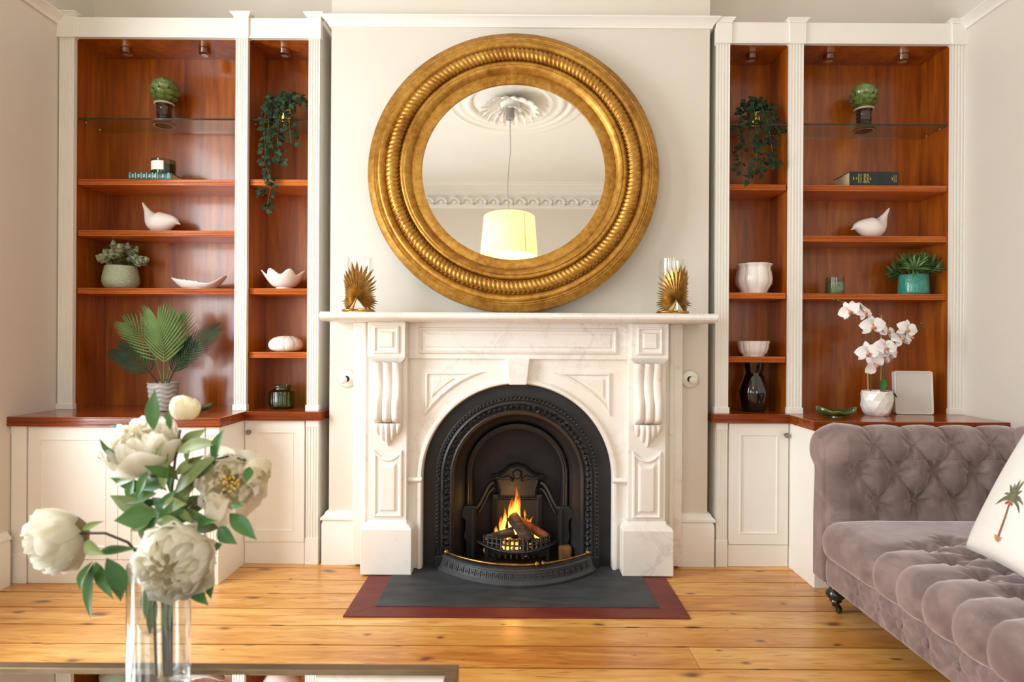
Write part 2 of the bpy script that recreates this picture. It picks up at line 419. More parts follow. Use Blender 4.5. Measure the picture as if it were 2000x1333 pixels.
sk = [(p[0]*1.25, p[1]*1.07) for p in skirt]
mould('baseboard_breast_left', sk, [(BX0, YB, -1, 0), (BX0, YBR, -1, -1), (-0.79, YBR, 0, -1), (-0.79, YBR+.01, 0, 0)], M['trim'])
mould('baseboard_breast_right', sk, [(0.79, YBR+.01, 0, 0), (0.79, YBR, 0, -1), (BX1, YBR, 1, -1), (BX1, YB, 1, 0)], M['trim'])
# cornice round the ceiling, seen in the mirror
cor = [(0, ZC-0.27), (0.015, ZC-0.265), (0.02, ZC-0.24), (0.035, ZC-0.235), (0.035, ZC-0.12), (0.06, ZC-0.11), (0.075, ZC-0.09), (0.11, ZC-0.075), (0.14, ZC-0.045), (0.19, ZC-0.03), (0.20, ZC-0.012), (0.23, ZC-0.01), (0.235, ZC)]
cn = mould('trim_4', cor, [(XL, YF, 1, 1), (XR, YF, -1, 1), (XR, YB, -1, -1), (BX1, YB, 1, -1), (BX1, YBR, 1, -1), (BX0, YBR, -1, -1), (BX0, YB, -1, -1), (XL, YB, 1, -1), (XL, YF, 1, 1)], M['ceil'])
cn['label'] = 'plaster cornice with a row of small arches'
mb = MB()
mb.grid(lambda i, j: ((0.068+0.012*math.cos(2*PI*j/6))*math.cos(PI*i/12), 0.040*math.sin(2*PI*j/6), (0.068+0.014*math.cos(2*PI*j/6))*math.sin(PI*i/12)), 13, 6, cv=True)
mb.ball((0, 0, 0.026), 0.026, 8, (1, 0.7, 1.1)); mb.box(-0.075, 0.075, -0.012, 0.014, -0.02, -0.004)
motif = mb.build('arch_motif', M['ceil'], smooth=40); mm = motif.data; bpy.data.objects.remove(motif)
x = XL+0.15
while x < XR-0.1:
    inst('arch_motif', mm, cn, TRS((x, YF+0.036, ZC-0.225))); x += 0.165

# ceiling rose with pendant lamp
RX, RY = -0.085, 0.50
rose = thing('ceiling_rose', 'white plaster ceiling rose with leafy centre, seen in the round mirror', 'ceiling rose', (RX, RY, ZC))
prof = [(0.62,0),(0.62,-0.012),(0.60,-0.02),(0.575,-0.012),(0.53,-0.012),(0.52,-0.03),(0.495,-0.036),(0.475,-0.02),(0.455,-0.02),(0.445,-0.036),(0.425,-0.045),(0.40,-0.036),(0.38,-0.03),(0.355,-0.045),(0.335,-0.05),(0.31,-0.036),(0.30,-0.02),(0.10,-0.025),(0.085,-0.06),(0.05,-0.075),(0.0,-0.075)]
mb = MB(); mb.lathe([(r*1.12 if r > 0.2 else r, z) for r, z in prof], 64, cap=False); mb.build('rings', M['ceil'], rose, smooth=45, rel=False)
def leaf_mesh(name, L, W, mat, n=6, bend=0.0, fold=0.15, pw=1.0, tip=0.0, thick=0.0, wav=0.0, cols=4):
    """leaf along +X, face up +Z; bend curls the tip down"""
    mb = MB()
    def fn(i, j):
        t = i/n; s = j/cols*2-1
        wd = W*0.5*(math.sin(PI*min(1, (t**pw)*(1-tip)+tip*t))**0.8 if 0 < t < 1 else 0.0)
        a = bend*t
        x = L*(math.sin(a)/bend if abs(bend) > 1e-4 else t); z = -L*((1-math.cos(a))/bend if abs(bend) > 1e-4 else 0)
        return (x, s*wd, z+abs(s)*wd*fold+wav*math.sin(9*t+2.5*s)*abs(s))
    mb.grid(fn, n+1, cols+1)
    o = mb.build(name, mat, smooth=180)
    if thick:
        m = o.modifiers.new('solid', 'SOLIDIFY'); m.thickness = thick; dg = bpy.context.evaluated_depsgraph_get()
        me = bpy.data.meshes.new_from_object(o.evaluated_get(dg)); sm(me, 60)
    else: me = o.data
    bpy.data.objects.remove(o); return me
ac = leaf_mesh('acanthus', 0.21, 0.088, M['ceil'], 10, -0.75, 0.55, thick=0.010, wav=0.006)
for ring, (n, r, tl, sc) in enumerate(((18, 0.09, 0.2, 1.0), (10, 0.035, -0.5, 0.5))):
    for i in range(n):
        a = 2*PI*(i+0.5*ring)/n
        Mx = Matrix.Translation((r*math.cos(a), r*math.sin(a), -0.03-0.03*ring)) @ Matrix.Rotation(a, 4, 'Z') @ Matrix.Rotation(PI, 4, 'X') @ Matrix.Rotation(-0.05-0.25*ring, 4, 'Y') @ Matrix.Scale(sc, 4)
        inst('acanthus_leaf', ac, rose, Mx)
M['flex'] = plain('grey plastic', S(150,146,140), 0.4)
def shade_mat():
    m, nt, b = new_mat('lit linen shade'); b.inputs['Base Color'].default_value = rgba(S(240,226,170)); b.inputs['Roughness'].default_value = 0.8
    b.inputs['Emission Color'].default_value = (1.0, 0.84, 0.34, 1); b.inputs['Emission Strength'].default_value = 0.9; return m
M['shade'] = shade_mat()
lamp = thing('pendant_lamp', 'lit cream drum pendant lamp hanging on a thin cord, reflected in the mirror', 'pendant lamp', (RX, RY, 2.10))
hc = ZC-0.075-2.10
MB().lathe([(0.0,0),(0.036,0),(0.040,0.015),(0.040,0.115),(0.0,0.115)], 24, (0,0,hc-0.105)).build('canopy', M['flex'], lamp, smooth=40, rel=False)
MB().tube([(0,0,hc-0.1),(0.006,0,hc-0.4),(-0.012,0.004,hc-0.62),(-0.016,0,hc-0.8),(0.0,0,0.40),(0,0,0.30)], 0.0035, 6).build('cord', M['flex'], lamp, smooth=180, rel=False)
MB().lathe([(0.252,0.0),(0.224,0.36)], 48, cap=False).build('lamp_shade', M['shade'], lamp, smooth=180, solid=0.003, rel=False)
MB().lathe([(0.10,0.012),(0.0,0.012)], 32, cap=False).build('diffuser', emit('lamp diffuser', (1.0,0.93,0.75), 3.0), lamp, rel=False)
mb = MB(); [mb.tube([(0,0,0.30),(0.235*math.cos(a),0.235*math.sin(a),0.30)], 0.002, 5) for a in (0, 2*PI/3, 4*PI/3)]; mb.build('spider', M['flex'], lamp, rel=False)
MB().tube([(0.145, 0.205, 0.005),(0.13, 0.182, 0.355)], 0.003, 5).build('seam', plain('orange stitching', S(214,150,60), 0.7), lamp, rel=False)
MB().ball((0,0,0.2), 0.035, 12, (1,1,1.3)).build('bulb', emit('bulb', (1.0,0.85,0.6), 12.0), lamp, smooth=180, rel=False)
pl = bpy.data.lights.new('pendant_light', 'POINT'); pl.energy = 7; pl.color = (1.0,0.84,0.6); pl.shadow_soft_size = 0.06
po = bpy.data.objects.new('pendant_light', pl); COL.objects.link(po); po.location = (0,0,0.12); po.parent = lamp

# ------------------------------------------------------------------ marble chimneypiece
fp = thing('fireplace_surround', 'white marble fireplace surround with carved corbels and an arched opening', 'fireplace', (0, 2.95, 0))
mar = M['marble']
ZM = 1.232                                   # top of the mantel shelf
AR, AZ = 0.462, 0.441                        # arch radius and springing height
shelf = [(2.775,ZM-0.036),(2.762,ZM-0.028),(2.757,ZM-0.018),(2.762,ZM-0.008),(2.772,ZM-0.004),(2.776,ZM),(YBR,ZM),(YBR,ZM-0.042),(2.80,ZM-0.042)]
MB().prism(shelf, 'x', -0.897, 0.902).build('mantel_shelf', mar, fp, bev=0.004)
ZT = ZM-0.042
# spandrel slab with the arch
mb = MB(); W = 0.524; y0, y1 = 2.952, YBR
angs = sorted(set([PI*i/64 for i in range(65)] + [math.atan2(1.02-AZ, W), PI-math.atan2(1.02-AZ, W)]))
ro = []; ri = []
for a in angs:
    c, s2 = math.cos(a), math.sin(a)
    k = min(W/abs(c) if abs(c) > 1e-6 else 9, (1.02-AZ)/s2 if s2 > 1e-6 else 9)
    ro.append((c*k, AZ+s2*k)); ri.append((c*AR, AZ+s2*AR))
n = len(angs)
for y in (y0, y1):
    mb.grid(lambda i, j: ((ri if j == 0 else ro)[i][0], y, (ri if j == 0 else ro)[i][1]), n, 2)
mb.grid(lambda i, j: (ri[i][0], (y0, y1)[j], ri[i][1]), n, 2)
for s in (-1, 1):
    mb.box(min(s*AR, s*W), max(s*AR, s*W), y0, y1, 0, AZ)
mb.build('arch_slab', mar, fp, smooth=30)
MB().arch([(AR+0.018, 2.953), (AR+0.018, 2.942), (AR+0.010, 2.934), (AR, 2.934), (AR-0.006, 2.942), (AR-0.006, 2.99)], AZ, 0.012, 64).build('arch_bead', mar, fp, smooth=40)
for s in (-1, 1):
    sp = [(2.952,AZ-0.018),(2.930,AZ-0.014),(2.922,AZ-0.004),(2.930,AZ+0.008),(2.952,AZ+0.012)]
    MB().prism(sp, 'x', min(s*0.455, s*0.524), max(s*0.455, s*0.524)).build('impost', mar, fp, bev=0.003)
    # spandrel panel: raised, three cornered with an arc
    xo, zo, r2 = 0.445, 0.955, AR+0.075
    aa, ab = math.acos(xo/r2), math.asin((zo-AZ)/r2)
    def span(i, j):
        a = ab+(aa-ab)*i/60; ca, sa = math.cos(a), math.sin(a); k_ = min(xo/ca, (zo-AZ)/sa); r = r2+(k_-r2)*j/36
        x, z = r*ca, AZ+r*sa; d = min(r-r2, xo-x, zo-z)
        y = 2.953-float(np.interp(d, [0, 0.002, 0.010, 0.016, 0.030, 0.034], [0, 0.009, 0.012, 0.003, 0.003, 0.008]))
        return (s*x, y, z)
    MB().grid(span, 61, 37).build('spandrel_panel', mar, fp, smooth=40)
MB().add([(-0.042,2.915,0.895),(0.042,2.915,0.895),(0.056,2.915,1.02),(-0.056,2.915,1.02),(-0.042,2.96,0.895),(0.042,2.96,0.895),(0.056,2.96,1.02),(-0.056,2.96,1.02)],
         [(0,1,2,3),(7,6,5,4),(0,4,5,1),(1,5,6,2),(2,6,7,3),(3,7,4,0)]).build('keystone', mar, fp, bev=0.004)
# frieze
MB().rect(-0.53, 0.53, 1.018, ZT, [(0, 2.935)], YBR).build('frieze', mar, fp)
MB().rect(-0.475, 0.475, 1.040, 1.168, [(0, 2.934), (0.004, 2.926), (0.012, 2.922), (0.018, 2.930), (0.030, 2.932), (0.036, 2.927)], 2.936).build('frieze_panel', mar, fp)
for s in (-1, 1):
    X = lambda a, b: (min(s*a, s*b), max(s*a, s*b))
    x0, x1 = X(0.700, 0.800); MB().box(x0, x1, 2.985, YBR, 0.012, ZT).build('backing_slip', mar, fp, bev=0.003)
    x0, x1 = X(0.735, 0.757); MB().box(x0, x1, 2.972, 2.99, 0.012, ZT).build('slip_moulding', mar, fp, bev=0.006, seg=3)
    x0, x1 = X(0.524, 0.700); MB().box(x0, x1, 2.905, YBR, 0.2, ZT).build('jamb', mar, fp, bev=0.002)
    x0, x1 = X(0.492, 0.731)
    MB().box(x0, x1, 2.863, YBR, 0.008, 0.222).build('plinth_block', mar, fp, bev=0.004)
    mb = MB(); xa, xb = X(0.500, 0.724); xc, xd = X(0.520, 0.704)
    rr = [(x0+0.004, x1-0.004, 2.867, 0.222), (xa, xb, 2.872, 0.232), (xc, xd, 2.892, 0.240), (xc+0.002, xd-0.002, 2.900, 0.256)]
    mb.grid(lambda i, j: ((rr[j][0], rr[j][1], rr[j][1], rr[j][0])[i], (rr[j][2], rr[j][2], 3.0, 3.0)[i], rr[j][3]), 4, 4, cu=True)
    mb.build('plinth_cap', mar, fp, bev=0.002)
    x0, x1 = X(0.527, 0.703)
    MB().box(x0, x1, 2.868, YBR, 1.024, ZT).build('corner_block', mar, fp, bev=0.003)
    cx = (x0+x1)/2; cz = (1.024+ZT)/2
    MB().rect(cx-0.062, cx+0.062, cz-0.066, cz+0.066, [(0, 2.868), (0.002, 2.861), (0.010, 2.858), (0.016, 2.866), (0.028, 2.866), (0.034, 2.857), (0.040, 2.857)], 2.87).build('block_panel', mar, fp)
    mb = MB(); rr = [(x0, x1, 2.868, 1.026), (x0+0.004, x1-0.004, 2.872, 1.018), (x0+0.022, x1-0.022, 2.884, 1.000), (x0+0.026, x1-0.026, 2.89, 0.994)]
    mb.grid(lambda i, j: ((rr[j][0], rr[j][1], rr[j][1], rr[j][0])[i], (rr[j][2], rr[j][2], 3.0, 3.0)[i], rr[j][3]), 4, 4, cu=True)
    mb.build('block_moulding', mar, fp)
    # corbel: three rounded reeds rolling in an S, with a fluted shell below
    x0, x1 = X(0.546, 0.677); cw = x1-x0
    def corb(i, j):
        u = i/36; t = j/28; x = x0+cw*u
        reed = abs(math.sin(PI*(u*3.0)))**0.6
        side = min(1, min(u, 1-u)/0.03)
        prof = 0.052 - 0.020*math.sin(PI*min(1, t/0.62))**1.0 + 0.012*math.sin(PI*max(0, (t-0.5)/0.5))
        if t > 0.9: prof *= max(0.25, 1-((t-0.9)/0.1)**2*0.8)
        y = 2.905 - prof*side*(0.70+0.30*reed) - 0.0005
        return (x, y, 1.000 - 0.288*t)
    MB().grid(corb, 37, 29).build('corbel', mar, fp, smooth=60)
    cxm = (x0+x1)/2
    def shell(i, j):
        u = i/40*2-1; t = j/10
        a = u*0.95; Ls = 0.112 - 0.070*abs(u)**1.15 - 0.009*abs(math.sin(PI*u*2.5))**2
        top = (cxm+u*cw*0.5, 0.714)
        bot = (cxm+u*cw*0.47, 0.714-Ls)
        fl_ = abs(math.cos(PI*u*2.5))**0.7
        y = 2.905 - (0.004+0.030*(1-t)**0.6*(1-0.5*abs(u)) + 0.012*fl_*math.sin(PI*min(1, t*0.9+0.05)))
        if t >= 0.999: y = 2.905
        return (top[0]+(bot[0]-top[0])*t, y, top[1]+(bot[1]-top[1])*t)
    MB().grid(shell, 41, 11).build('shell', mar, fp, smooth=50)
    # tall pilaster panel with a scooped top
    x0, x1 = X(0.543, 0.680); z0, z1 = 0.268, 0.590
    def pan(i, j):
        x = x0+(x1-x0)*i/40; zt_ = z1-0.042*(1-(2*i/40-1)**2); z = z0+(zt_-z0)*j/70
        d = min(x-x0, x1-x, z-z0, (zt_-z)*0.85)
        return (x, 2.906-float(np.interp(d, [0, 0.002, 0.010, 0.016, 0.028, 0.036], [0, 0.009, 0.011, 0.003, 0.003, 0.012])), z)
    MB().grid(pan, 41, 71).build('pilaster_panel', mar, fp, smooth=40)

# bell levers either side
for s, lab in ((-1, 'small white round bell knob on the wall left of the fireplace'), (1, 'small cream round bell knob on the wall right of the fireplace')):
    p = P(678 if s < 0 else 1347, 740 if s < 0 else 741, YBR)
    k = thing('bell_knob', lab, 'bell knob', (p.x, YBR, p.z), group='bell knobs beside the fireplace')
    def ly(prof): 
        mb = MB(); mb.lathe(prof, 32); mb.v = [(a, -c, b) for a, b, c in mb.v]; return mb
    ly([(0,0),(0.042,0),(0.042,0.004),(0.036,0.010),(0.024,0.012),(0.0,0.012)]).build('backplate', M['trim'], k, smooth=40, rel=False)
    ly([(0.042,0.0),(0.0455,0.0),(0.0455,0.003),(0.042,0.0045)]).build('rim', plain('grey beige rim paint', S(196,184,166), 0.5), k, smooth=40, rel=False)  # grey-beige ring, darker than the plate, that outlines it
    ly([(0,0.0125),(0.0155,0.0125),(0.0,0.013)]).build('socket', plain('bell socket', (0.03,0.022,0.016), 0.6), k, rel=False)
    mb = ly([(0,0.010),(0.012,0.010),(0.012,0.030),(0.019,0.036),(0.020,0.044),(0.014,0.052),(0.0,0.054)]); mb.v = [(a-(0.009 if s < 0 else -0.006), b, c-0.003) for a, b, c in mb.v]
    mb.build('knob', M['trim'], k, smooth=50, rel=False)

# ------------------------------------------------------------------ hearth
ht = thing('hearth', 'black slate hearth slab edged with dark red timber', 'hearth', (0, 2.7, 0))
MB().box(-0.582, 0.588, 2.53, 3.03, 0.0, 0.010).build('slate_slab', M['slate'], ht, bev=0.002)
bo = lambda pts: MB().prism(pts, 'z', 0.0, 0.006).build('border_strip', M['redwood'], ht, bev=0.001)
bo([(-0.69,2.44),(0.692,2.44),(0.588,2.53),(-0.582,2.53)]); bo([(-0.69,2.4405),(-0.582,2.5305),(-0.582,2.86),(-0.69,2.86)]); bo([(0.692,2.4405),(0.692,2.86),(0.588,2.86),(0.588,2.5305)])

# ------------------------------------------------------------------ cast iron insert
ins = thing('fireplace_insert', 'black cast iron arched fireplace insert with ornamental bands and fireback', 'fireplace insert', (0, 3.0, 0.01))
ir = M['iron']
zb = 0.010
MB().arch([(0.47, 2.992), (0.398, 2.992), (0.398, 2.982), (0.392, 2.979)], AZ, zb, 64).build('face_plate', ir, ins, smooth=35)
MB().arch([(0.392, 2.979), (0.386, 2.968), (0.378, 2.966), (0.372, 2.972), (0.366, 2.970), (0.360, 2.966)], AZ, zb+0.05, 64).build('bead_moulding', ir, ins, smooth=40)
MB().arch([(0.360, 2.966), (0.352, 2.975), (0.330, 2.982), (0.326, 2.976)], AZ, zb+0.05, 64).build('ornament_band', M['iron_orn'], ins, smooth=40)
MB().arch([(0.326, 2.976), (0.320, 2.972), (0.312, 2.980), (0.306, 2.985), (0.304, 3.0), (0.28, 3.03), (0.262, 3.07), (0.256, 3.085)], AZ, zb, 64).build('concave_reveal', ir, ins, smooth=40)
MB().arch([(0.256, 3.085), (0.254, 3.072), (0.246, 3.068), (0.240, 3.074), (0.236, 3.072), (0.228, 3.076), (0.226, 3.10), (0.226, 3.27)], AZ-0.006, zb, 56).build('inner_arch', ir, ins, smooth=40)
MB().box(-0.24, 0.24, 3.26, 3.275, 0.0, 0.75).build('back_plate', M['soot'], ins)
MB().box(-0.30, 0.30, 2.96, 3.26, 0.0, 0.012).build('firebox_floor', M['soot'], ins)
mb = MB()
nb = 62
for i in range(nb):
    a = PI*(i+0.5)/nb; mb.ball((-0.386*math.cos(a), 2.966, AZ+0.386*math.sin(a)), 0.0075, 6)
z = AZ-0.02
while z > 0.09:
    for s in (-1, 1): mb.ball((s*0.386, 2.966, z), 0.0075, 6)
    z -= 0.0195
mb.build('beading', ir, ins, smooth=180)
mb = MB()                                                # raised lozenge work on the ornament band
for i in range(39):
    a = PI*(i+0.5)/39; c, s2 = math.cos(a), math.sin(a); r = 0.344
    q = [(r+0.012, 0), (r, 0.013), (r-0.012, 0), (r, -0.013)]
    vs_ = [(-(rr*c - tt*s2), 2.9745, AZ+rr*s2+tt*c) for rr, tt in q] + [(-(r*c), 2.963, AZ+r*s2)]
    mb.add(vs_, [(0,1,4),(1,2,4),(2,3,4),(3,0,4)])
z = AZ-0.018
while z > 0.08:
    for s in (-1, 1):
        mb.add([(s*0.356, 2.9745, z), (s*0.344, 2.9745, z+0.013), (s*0.332, 2.9745, z), (s*0.344, 2.9745, z-0.013), (s*0.344, 2.963, z)], [(0,1,4),(1,2,4),(2,3,4),(3,0,4)])
    z -= 0.0275
mb.build('lozenge_relief', ir, ins)
for s in (-1, 1):
    mb = MB(); mb.box(min(s*0.318, s*0.398), max(s*0.318, s*0.398), 2.955, 2.99, zb, 0.068); mb.build('band_foot', ir, ins, bev=0.004)
    # hob cheek: stepped plate with a scrolled outer edge
    pts = [(0.205,0.02),(0.250,0.02),(0.253,0.10),(0.266,0.13),(0.258,0.16),(0.258,0.21),(0.268,0.222),(0.290,0.226),(0.292,0.262),(0.268,0.270),(0.262,0.282),(0.205,0.282)]
    MB().prism([(s*p[0], p[1]) for p in pts], 'y', 3.05, 3.075).build('hob_cheek', ir, ins, bev=0.004)
    MB().box(min(s*0.212, s*0.226), max(s*0.212, s*0.226), 3.036, 3.052, 0.03, 0.272).build('cheek_bar', ir, ins, bev=0.003)
    pts = []
    for i in range(15):
        t = i/14; pts.append((s*(0.218-0.10*t), 3.225-0.05*(1-t), 0.235+0.125*(0.5-0.5*math.cos(PI*t))+0.015*math.sin(PI*t)))
    MB().tube(pts, 0.011, 8).build('fireback_scroll', M['iron'], ins, smooth=180)
    MB().tube([(p[0]*0.97, p[1]+0.005, p[2]-0.032) for p in pts[1:]], 0.007, 8).build('fireback_scroll', M['iron'], ins, smooth=180)
# fireback crest
cr = [(-0.145,0.455),(-0.135,0.478),(-0.105,0.480),(-0.075,0.497),(-0.045,0.525),(0,0.537),(0.045,0.525),(0.075,0.497),(0.105,0.480),(0.135,0.478),(0.145,0.455),(0.115,0.452),(0.100,0.40),(0.10,0.36),(-0.10,0.36),(-0.10,0.40),(-0.115,0.452)]
MB().poly([(a, b-0.075) for a, b in cr], [(0, 3.205), (0.008, 3.198), (0.014, 3.203)], 3.26).build('fireback_crest', M['iron'], ins)
MB().ball((0, 3.200, 0.410), 0.026, 14, (1,0.5,1)).build('crest_boss', M['iron'], ins, smooth=180)
for s in (-1, 1):
    MB().tube([(s*0.02,3.198,0.377),(s*0.05,3.195,0.395),(s*0.08,3.195,0.387),(s*0.105,3.197,0.393),(s*0.125,3.199,0.391)], [0.008,0.009,0.007,0.008,0.004], 7).build('crest_curl', M['iron'], ins, smooth=180)
MB().rect(-0.13, 0.13, 0.05, 0.30, [(0, 3.215), (0.02, 3.208), (0.03, 3.216)], 3.26).build('fireback_panel', M['soot'], ins)

# ------------------------------------------------------------------ grate, logs, fire
GZ = 0.105
gr = thing('fire_grate', 'black iron fire grate with a pierced bowed front', 'grate', (0, 3.03, 0.012))
bow = lambda t, e=0.0: (-0.205+0.41*t, 3.065-(0.125+e)*math.sin(PI*t)**0.8)
pts = [(bow(t/24)[0], bow(t/24)[1], GZ-0.014+0.020*abs(t/12-1)**2) for t in range(25)]
MB().tube(pts, 0.0085, 8, flat=(1.3, 0.8)).build('bowed_rim', ir, gr, smooth=180)
def bar_y(x, e=0.0):
    t = (x+0.205)/0.41; return bow(t, e)[1]
for k, (zz, e) in enumerate(((GZ+0.012, -0.015), (GZ+0.032, -0.030))):
    mb = MB(); pts = [(x/100*1.0, bar_y(x/100, e), zz) for x in range(-17, 18, 2)]
    mb.tube(pts, 0.0045, 6).build('cross_bar', ir, gr, smooth=180)
x = -0.165
while x < 0.17:
    MB().tube([(x, bar_y(x, 0), GZ-0.01), (x*0.99, bar_y(x, -0.015), GZ+0.012), (x*0.98, bar_y(x, -0.030)-0.001, GZ+0.042)], 0.0048, 6).build('front_bar', ir, gr, smooth=60)
    x += 0.0218
for x in (-0.15, 0.15):
    MB().box(x-0.008, x+0.008, bar_y(x)+0.005, bar_y(x)+0.02, 0.012, GZ-0.01).build('leg', ir, gr)
mb = MB(); [mb.tube([(x, bar_y(x)+0.02, 0.055), (x, 3.2, 0.06)], 0.006, 6) for x in [-0.14+0.028*i for i in range(11)]]; mb.build('bottom_grid', M['soot'], gr, smooth=60)
MB().box(-0.16, 0.16, 3.02, 3.05, 0.045, 0.115).build('ash_guard', M['soot'], gr)

def bark():
    m, nt, b = new_mat('charred firewood'); v = coords(nt, (1,1,7), True)
    g = noise(nt, v, 9, 6, 0.65, 0.8)
    nt.links.new(ramp(nt, g, [(0.36, S(28,20,15)), (0.52, S(62,46,34)), (0.72, S(112,84,58))]), b.inputs['Base Color']); b.inputs['Roughness'].default_value = 0.9
    bump(nt, b, g, 0.7, 0.008); return m
M['bark'] = bark(); M['split'] = plain('split firewood face', S(150,84,40), 0.85, c2=S(96,50,26), nscale=6, stretch=(6,6,1))
def log(p0, p1, r, lab, mt='bark', seed=0):
    rg = random.Random(seed); p0, p1 = Vector(p0), Vector(p1); d = p1-p0; L = d.length
    o = thing('firewood_log', lab, 'log', p0, group='firewood in the grate'); Q = frame_to(d)
    sec = [(math.cos(2*PI*i/12), math.sin(2*PI*i/12), r*(0.82+0.3*rg.random())) for i in range(12)]
    mb = MB(); mb.grid(lambda i, j: Q @ Vector((sec[i][0]*sec[i][2]*(1+0.05*math.sin(j*2.1+i)), sec[i][1]*sec[i][2]*(1+0.05*math.cos(j*1.7+i)), L*j/6)), 12, 7, cu=True)
    mb.build('bark', M[mt], o, smooth=50, rel=False)
    mb = MB()
    for z in (0.0, L):
        mb.add([Q @ Vector((c*q*0.97, s2*q*0.97, z)) for c, s2, q in sec] + [Q @ Vector((0,0,z))], [(i, (i+1) % 12, 12) for i in range(12)])
    mb.build('cut_end', M['split'], o, rel=False)
log((0.062,2.985,0.132), (-0.025,3.06,0.232), 0.030, 'dark charred log leaning upright across the front of the fire', seed=1)
log((-0.150,3.04,0.122), (-0.015,3.05,0.162), 0.025, 'short charred log lying left in the fire grate', seed=2)
log((0.150,3.06,0.127), (0.01,3.10,0.200), 0.020, 'split reddish log lying right in the fire grate', 'split', 3)
log((-0.10,3.12,0.130), (0.11,3.13,0.135), 0.026, 'dark log lying at the back of the fire grate', seed=4)

def flame_mat():
    m = bpy.data.materials.new('flame'); m.use_nodes = True; nt = m.node_tree; nt.nodes.clear()
    out = nt.nodes.new('ShaderNodeOutputMaterial'); e = nt.nodes.new('ShaderNodeEmission'); tr = nt.nodes.new('ShaderNodeBsdfTransparent'); mx = nt.nodes.new('ShaderNodeMixShader')
    tc = nt.nodes.new('ShaderNodeTexCoord'); sp = nt.nodes.new('ShaderNodeSeparateXYZ'); nt.links.new(tc.outputs['Generated'], sp.inputs[0])
    col = ramp(nt, sp.outputs['Z'], [(0.0, (1.0,0.62,0.16)), (0.35, (1.0,0.50,0.08)), (0.75, (1.0,0.24,0.02)), (1.0, (0.8,0.10,0.01))])
    v = coords(nt, (1,1,0.25)); nz = noise(nt, v, 60, 3, 0.5, 0.5)
    a = math_(nt, 'MULTIPLY', ramp(nt, nz, [(0.36, (0,0,0)), (0.60, (1,1,1))]), ramp(nt, sp.outputs['Z'], [(0.0, (0.75,)*3), (0.45, (0.65,)*3), (1.0, (0.15,)*3)]), True)
    st = ramp(nt, sp.outputs['Z'], [(0.0, (1,1,1)), (1.0, (0.25,)*3)])
    nt.links.new(col, e.inputs[0]); nt.links.new(math_(nt, 'MULTIPLY', st, 5.5), e.inputs[1])
    nt.links.new(a, mx.inputs[0]); nt.links.new(tr.outputs[0], mx.inputs[1]); nt.links.new(e.outputs[0], mx.inputs[2]); nt.links.new(mx.outputs[0], out.inputs[0])
    return m
M['flame'] = flame_mat()
fire = thing('fire', 'orange and yellow log fire burning in the grate', 'fire', (0, 3.06, 0.16))
tongues = [(-0.012,3.08,0.24,0.26,0.020,0.2),(0.012,3.07,0.2,0.22,0.016,-0.7),(-0.065,3.08,0.19,0.20,0.016,0.8),(0.045,3.09,0.19,0.20,0.013,-0.3),(-0.020,3.075,0.20,0.255,0.034,0.6),(0.004,3.085,0.19,0.285,0.026,-0.4),(-0.030,3.09,0.24,0.20,0.015,0.9),(-0.055,3.07,0.17,0.16,0.026,-0.6),(-0.085,3.06,0.17,0.10,0.018,0.3),(0.055,3.10,0.17,0.15,0.018,0.5),(0.09,3.09,0.165,0.09,0.016,-0.5),(-0.005,3.0,0.145,0.075,0.034,0.3),(-0.04,2.995,0.145,0.05,0.028,-0.3)]
for k, (x, y, z, h, r, tw) in enumerate(tongues):
    mb = MB(); rg = random.Random(k)
    ph = rg.uniform(0, 6)
    def fl_(i, j):
        t = j/16; a = 2*PI*i/14
        rr = r*0.68*(math.sin(PI*(0.12+0.88*t)**0.65)**0.9 if t < 1 else 0)*(1+0.22*math.sin(3*a+5*t+ph))
        return (x*1.15+rr*math.cos(a)+0.014*math.sin(4.2*t+ph)*t+tw*0.02*t*t, y+rr*0.7*math.sin(a), z+h*0.74*t-0.058)
    mb.grid(fl_, 14, 17, cu=True); mb.build('flame', M['flame'], fire, smooth=180)
fl_l = bpy.data.lights.new('fire_light', 'POINT'); fl_l.energy = 0.9; fl_l.color = (1.0,0.45,0.12); fl_l.shadow_soft_size = 0.04
flo = bpy.data.objects.new('fire_light', fl_l); COL.objects.link(flo); flo.location = (-0.02, 3.06-3.06-0.02, 0.12); flo.parent = fire
def ember():
    m, nt, b = new_mat('glowing embers'); v = coords(nt); n_ = noise(nt, v, 40, 3)
    nt.links.new(ramp(nt, n_, [(0.45, (0.03,0.02,0.02)), (0.6, (0.2,0.09,0.03))]), b.inputs['Base Color']); b.inputs['Roughness'].default_value = 0.9
    b.inputs['Emission Color'].default_value = (1.0,0.32,0.05,1); nt.links.new(math_(nt, 'MULTIPLY', ramp(nt, n_, [(0.52, (0,0,0)), (0.68, (1,1,1))]), 1.6), b.inputs['Emission Strength']); return m
mb = MB(); rg = random.Random(5)
for i in range(70):
    x = rg.uniform(-0.15, 0.15); mb.ball((x, rg.uniform(2.975+abs(x)*0.4, 3.15), 0.060+rg.uniform(0, 0.05)), rg.uniform(0.012, 0.022), 6, (1, rg.uniform(.7,1), rg.uniform(0.6, 1)))
em = mb.build('ember_bed', ember(), None); tag(em, 'bed of glowing coals and ash under the burning logs', 'embers', kind='stuff')
for (x, y, lab) in ((0.235, 3.03, 'ochre firebrick lump at the right of the fire grate'),):
    o = MB().box(x-0.03, x+0.035, y-0.02, y+0.03, 0.012, 0.095).build('firebrick', plain('ochre firebrick', S(120,82,38), 0.9, c2=S(84,54,26), nscale=20, bmp=(30, 0.5, 0.004)), None, bev=0.012)
    tag(o, lab, 'firebrick')

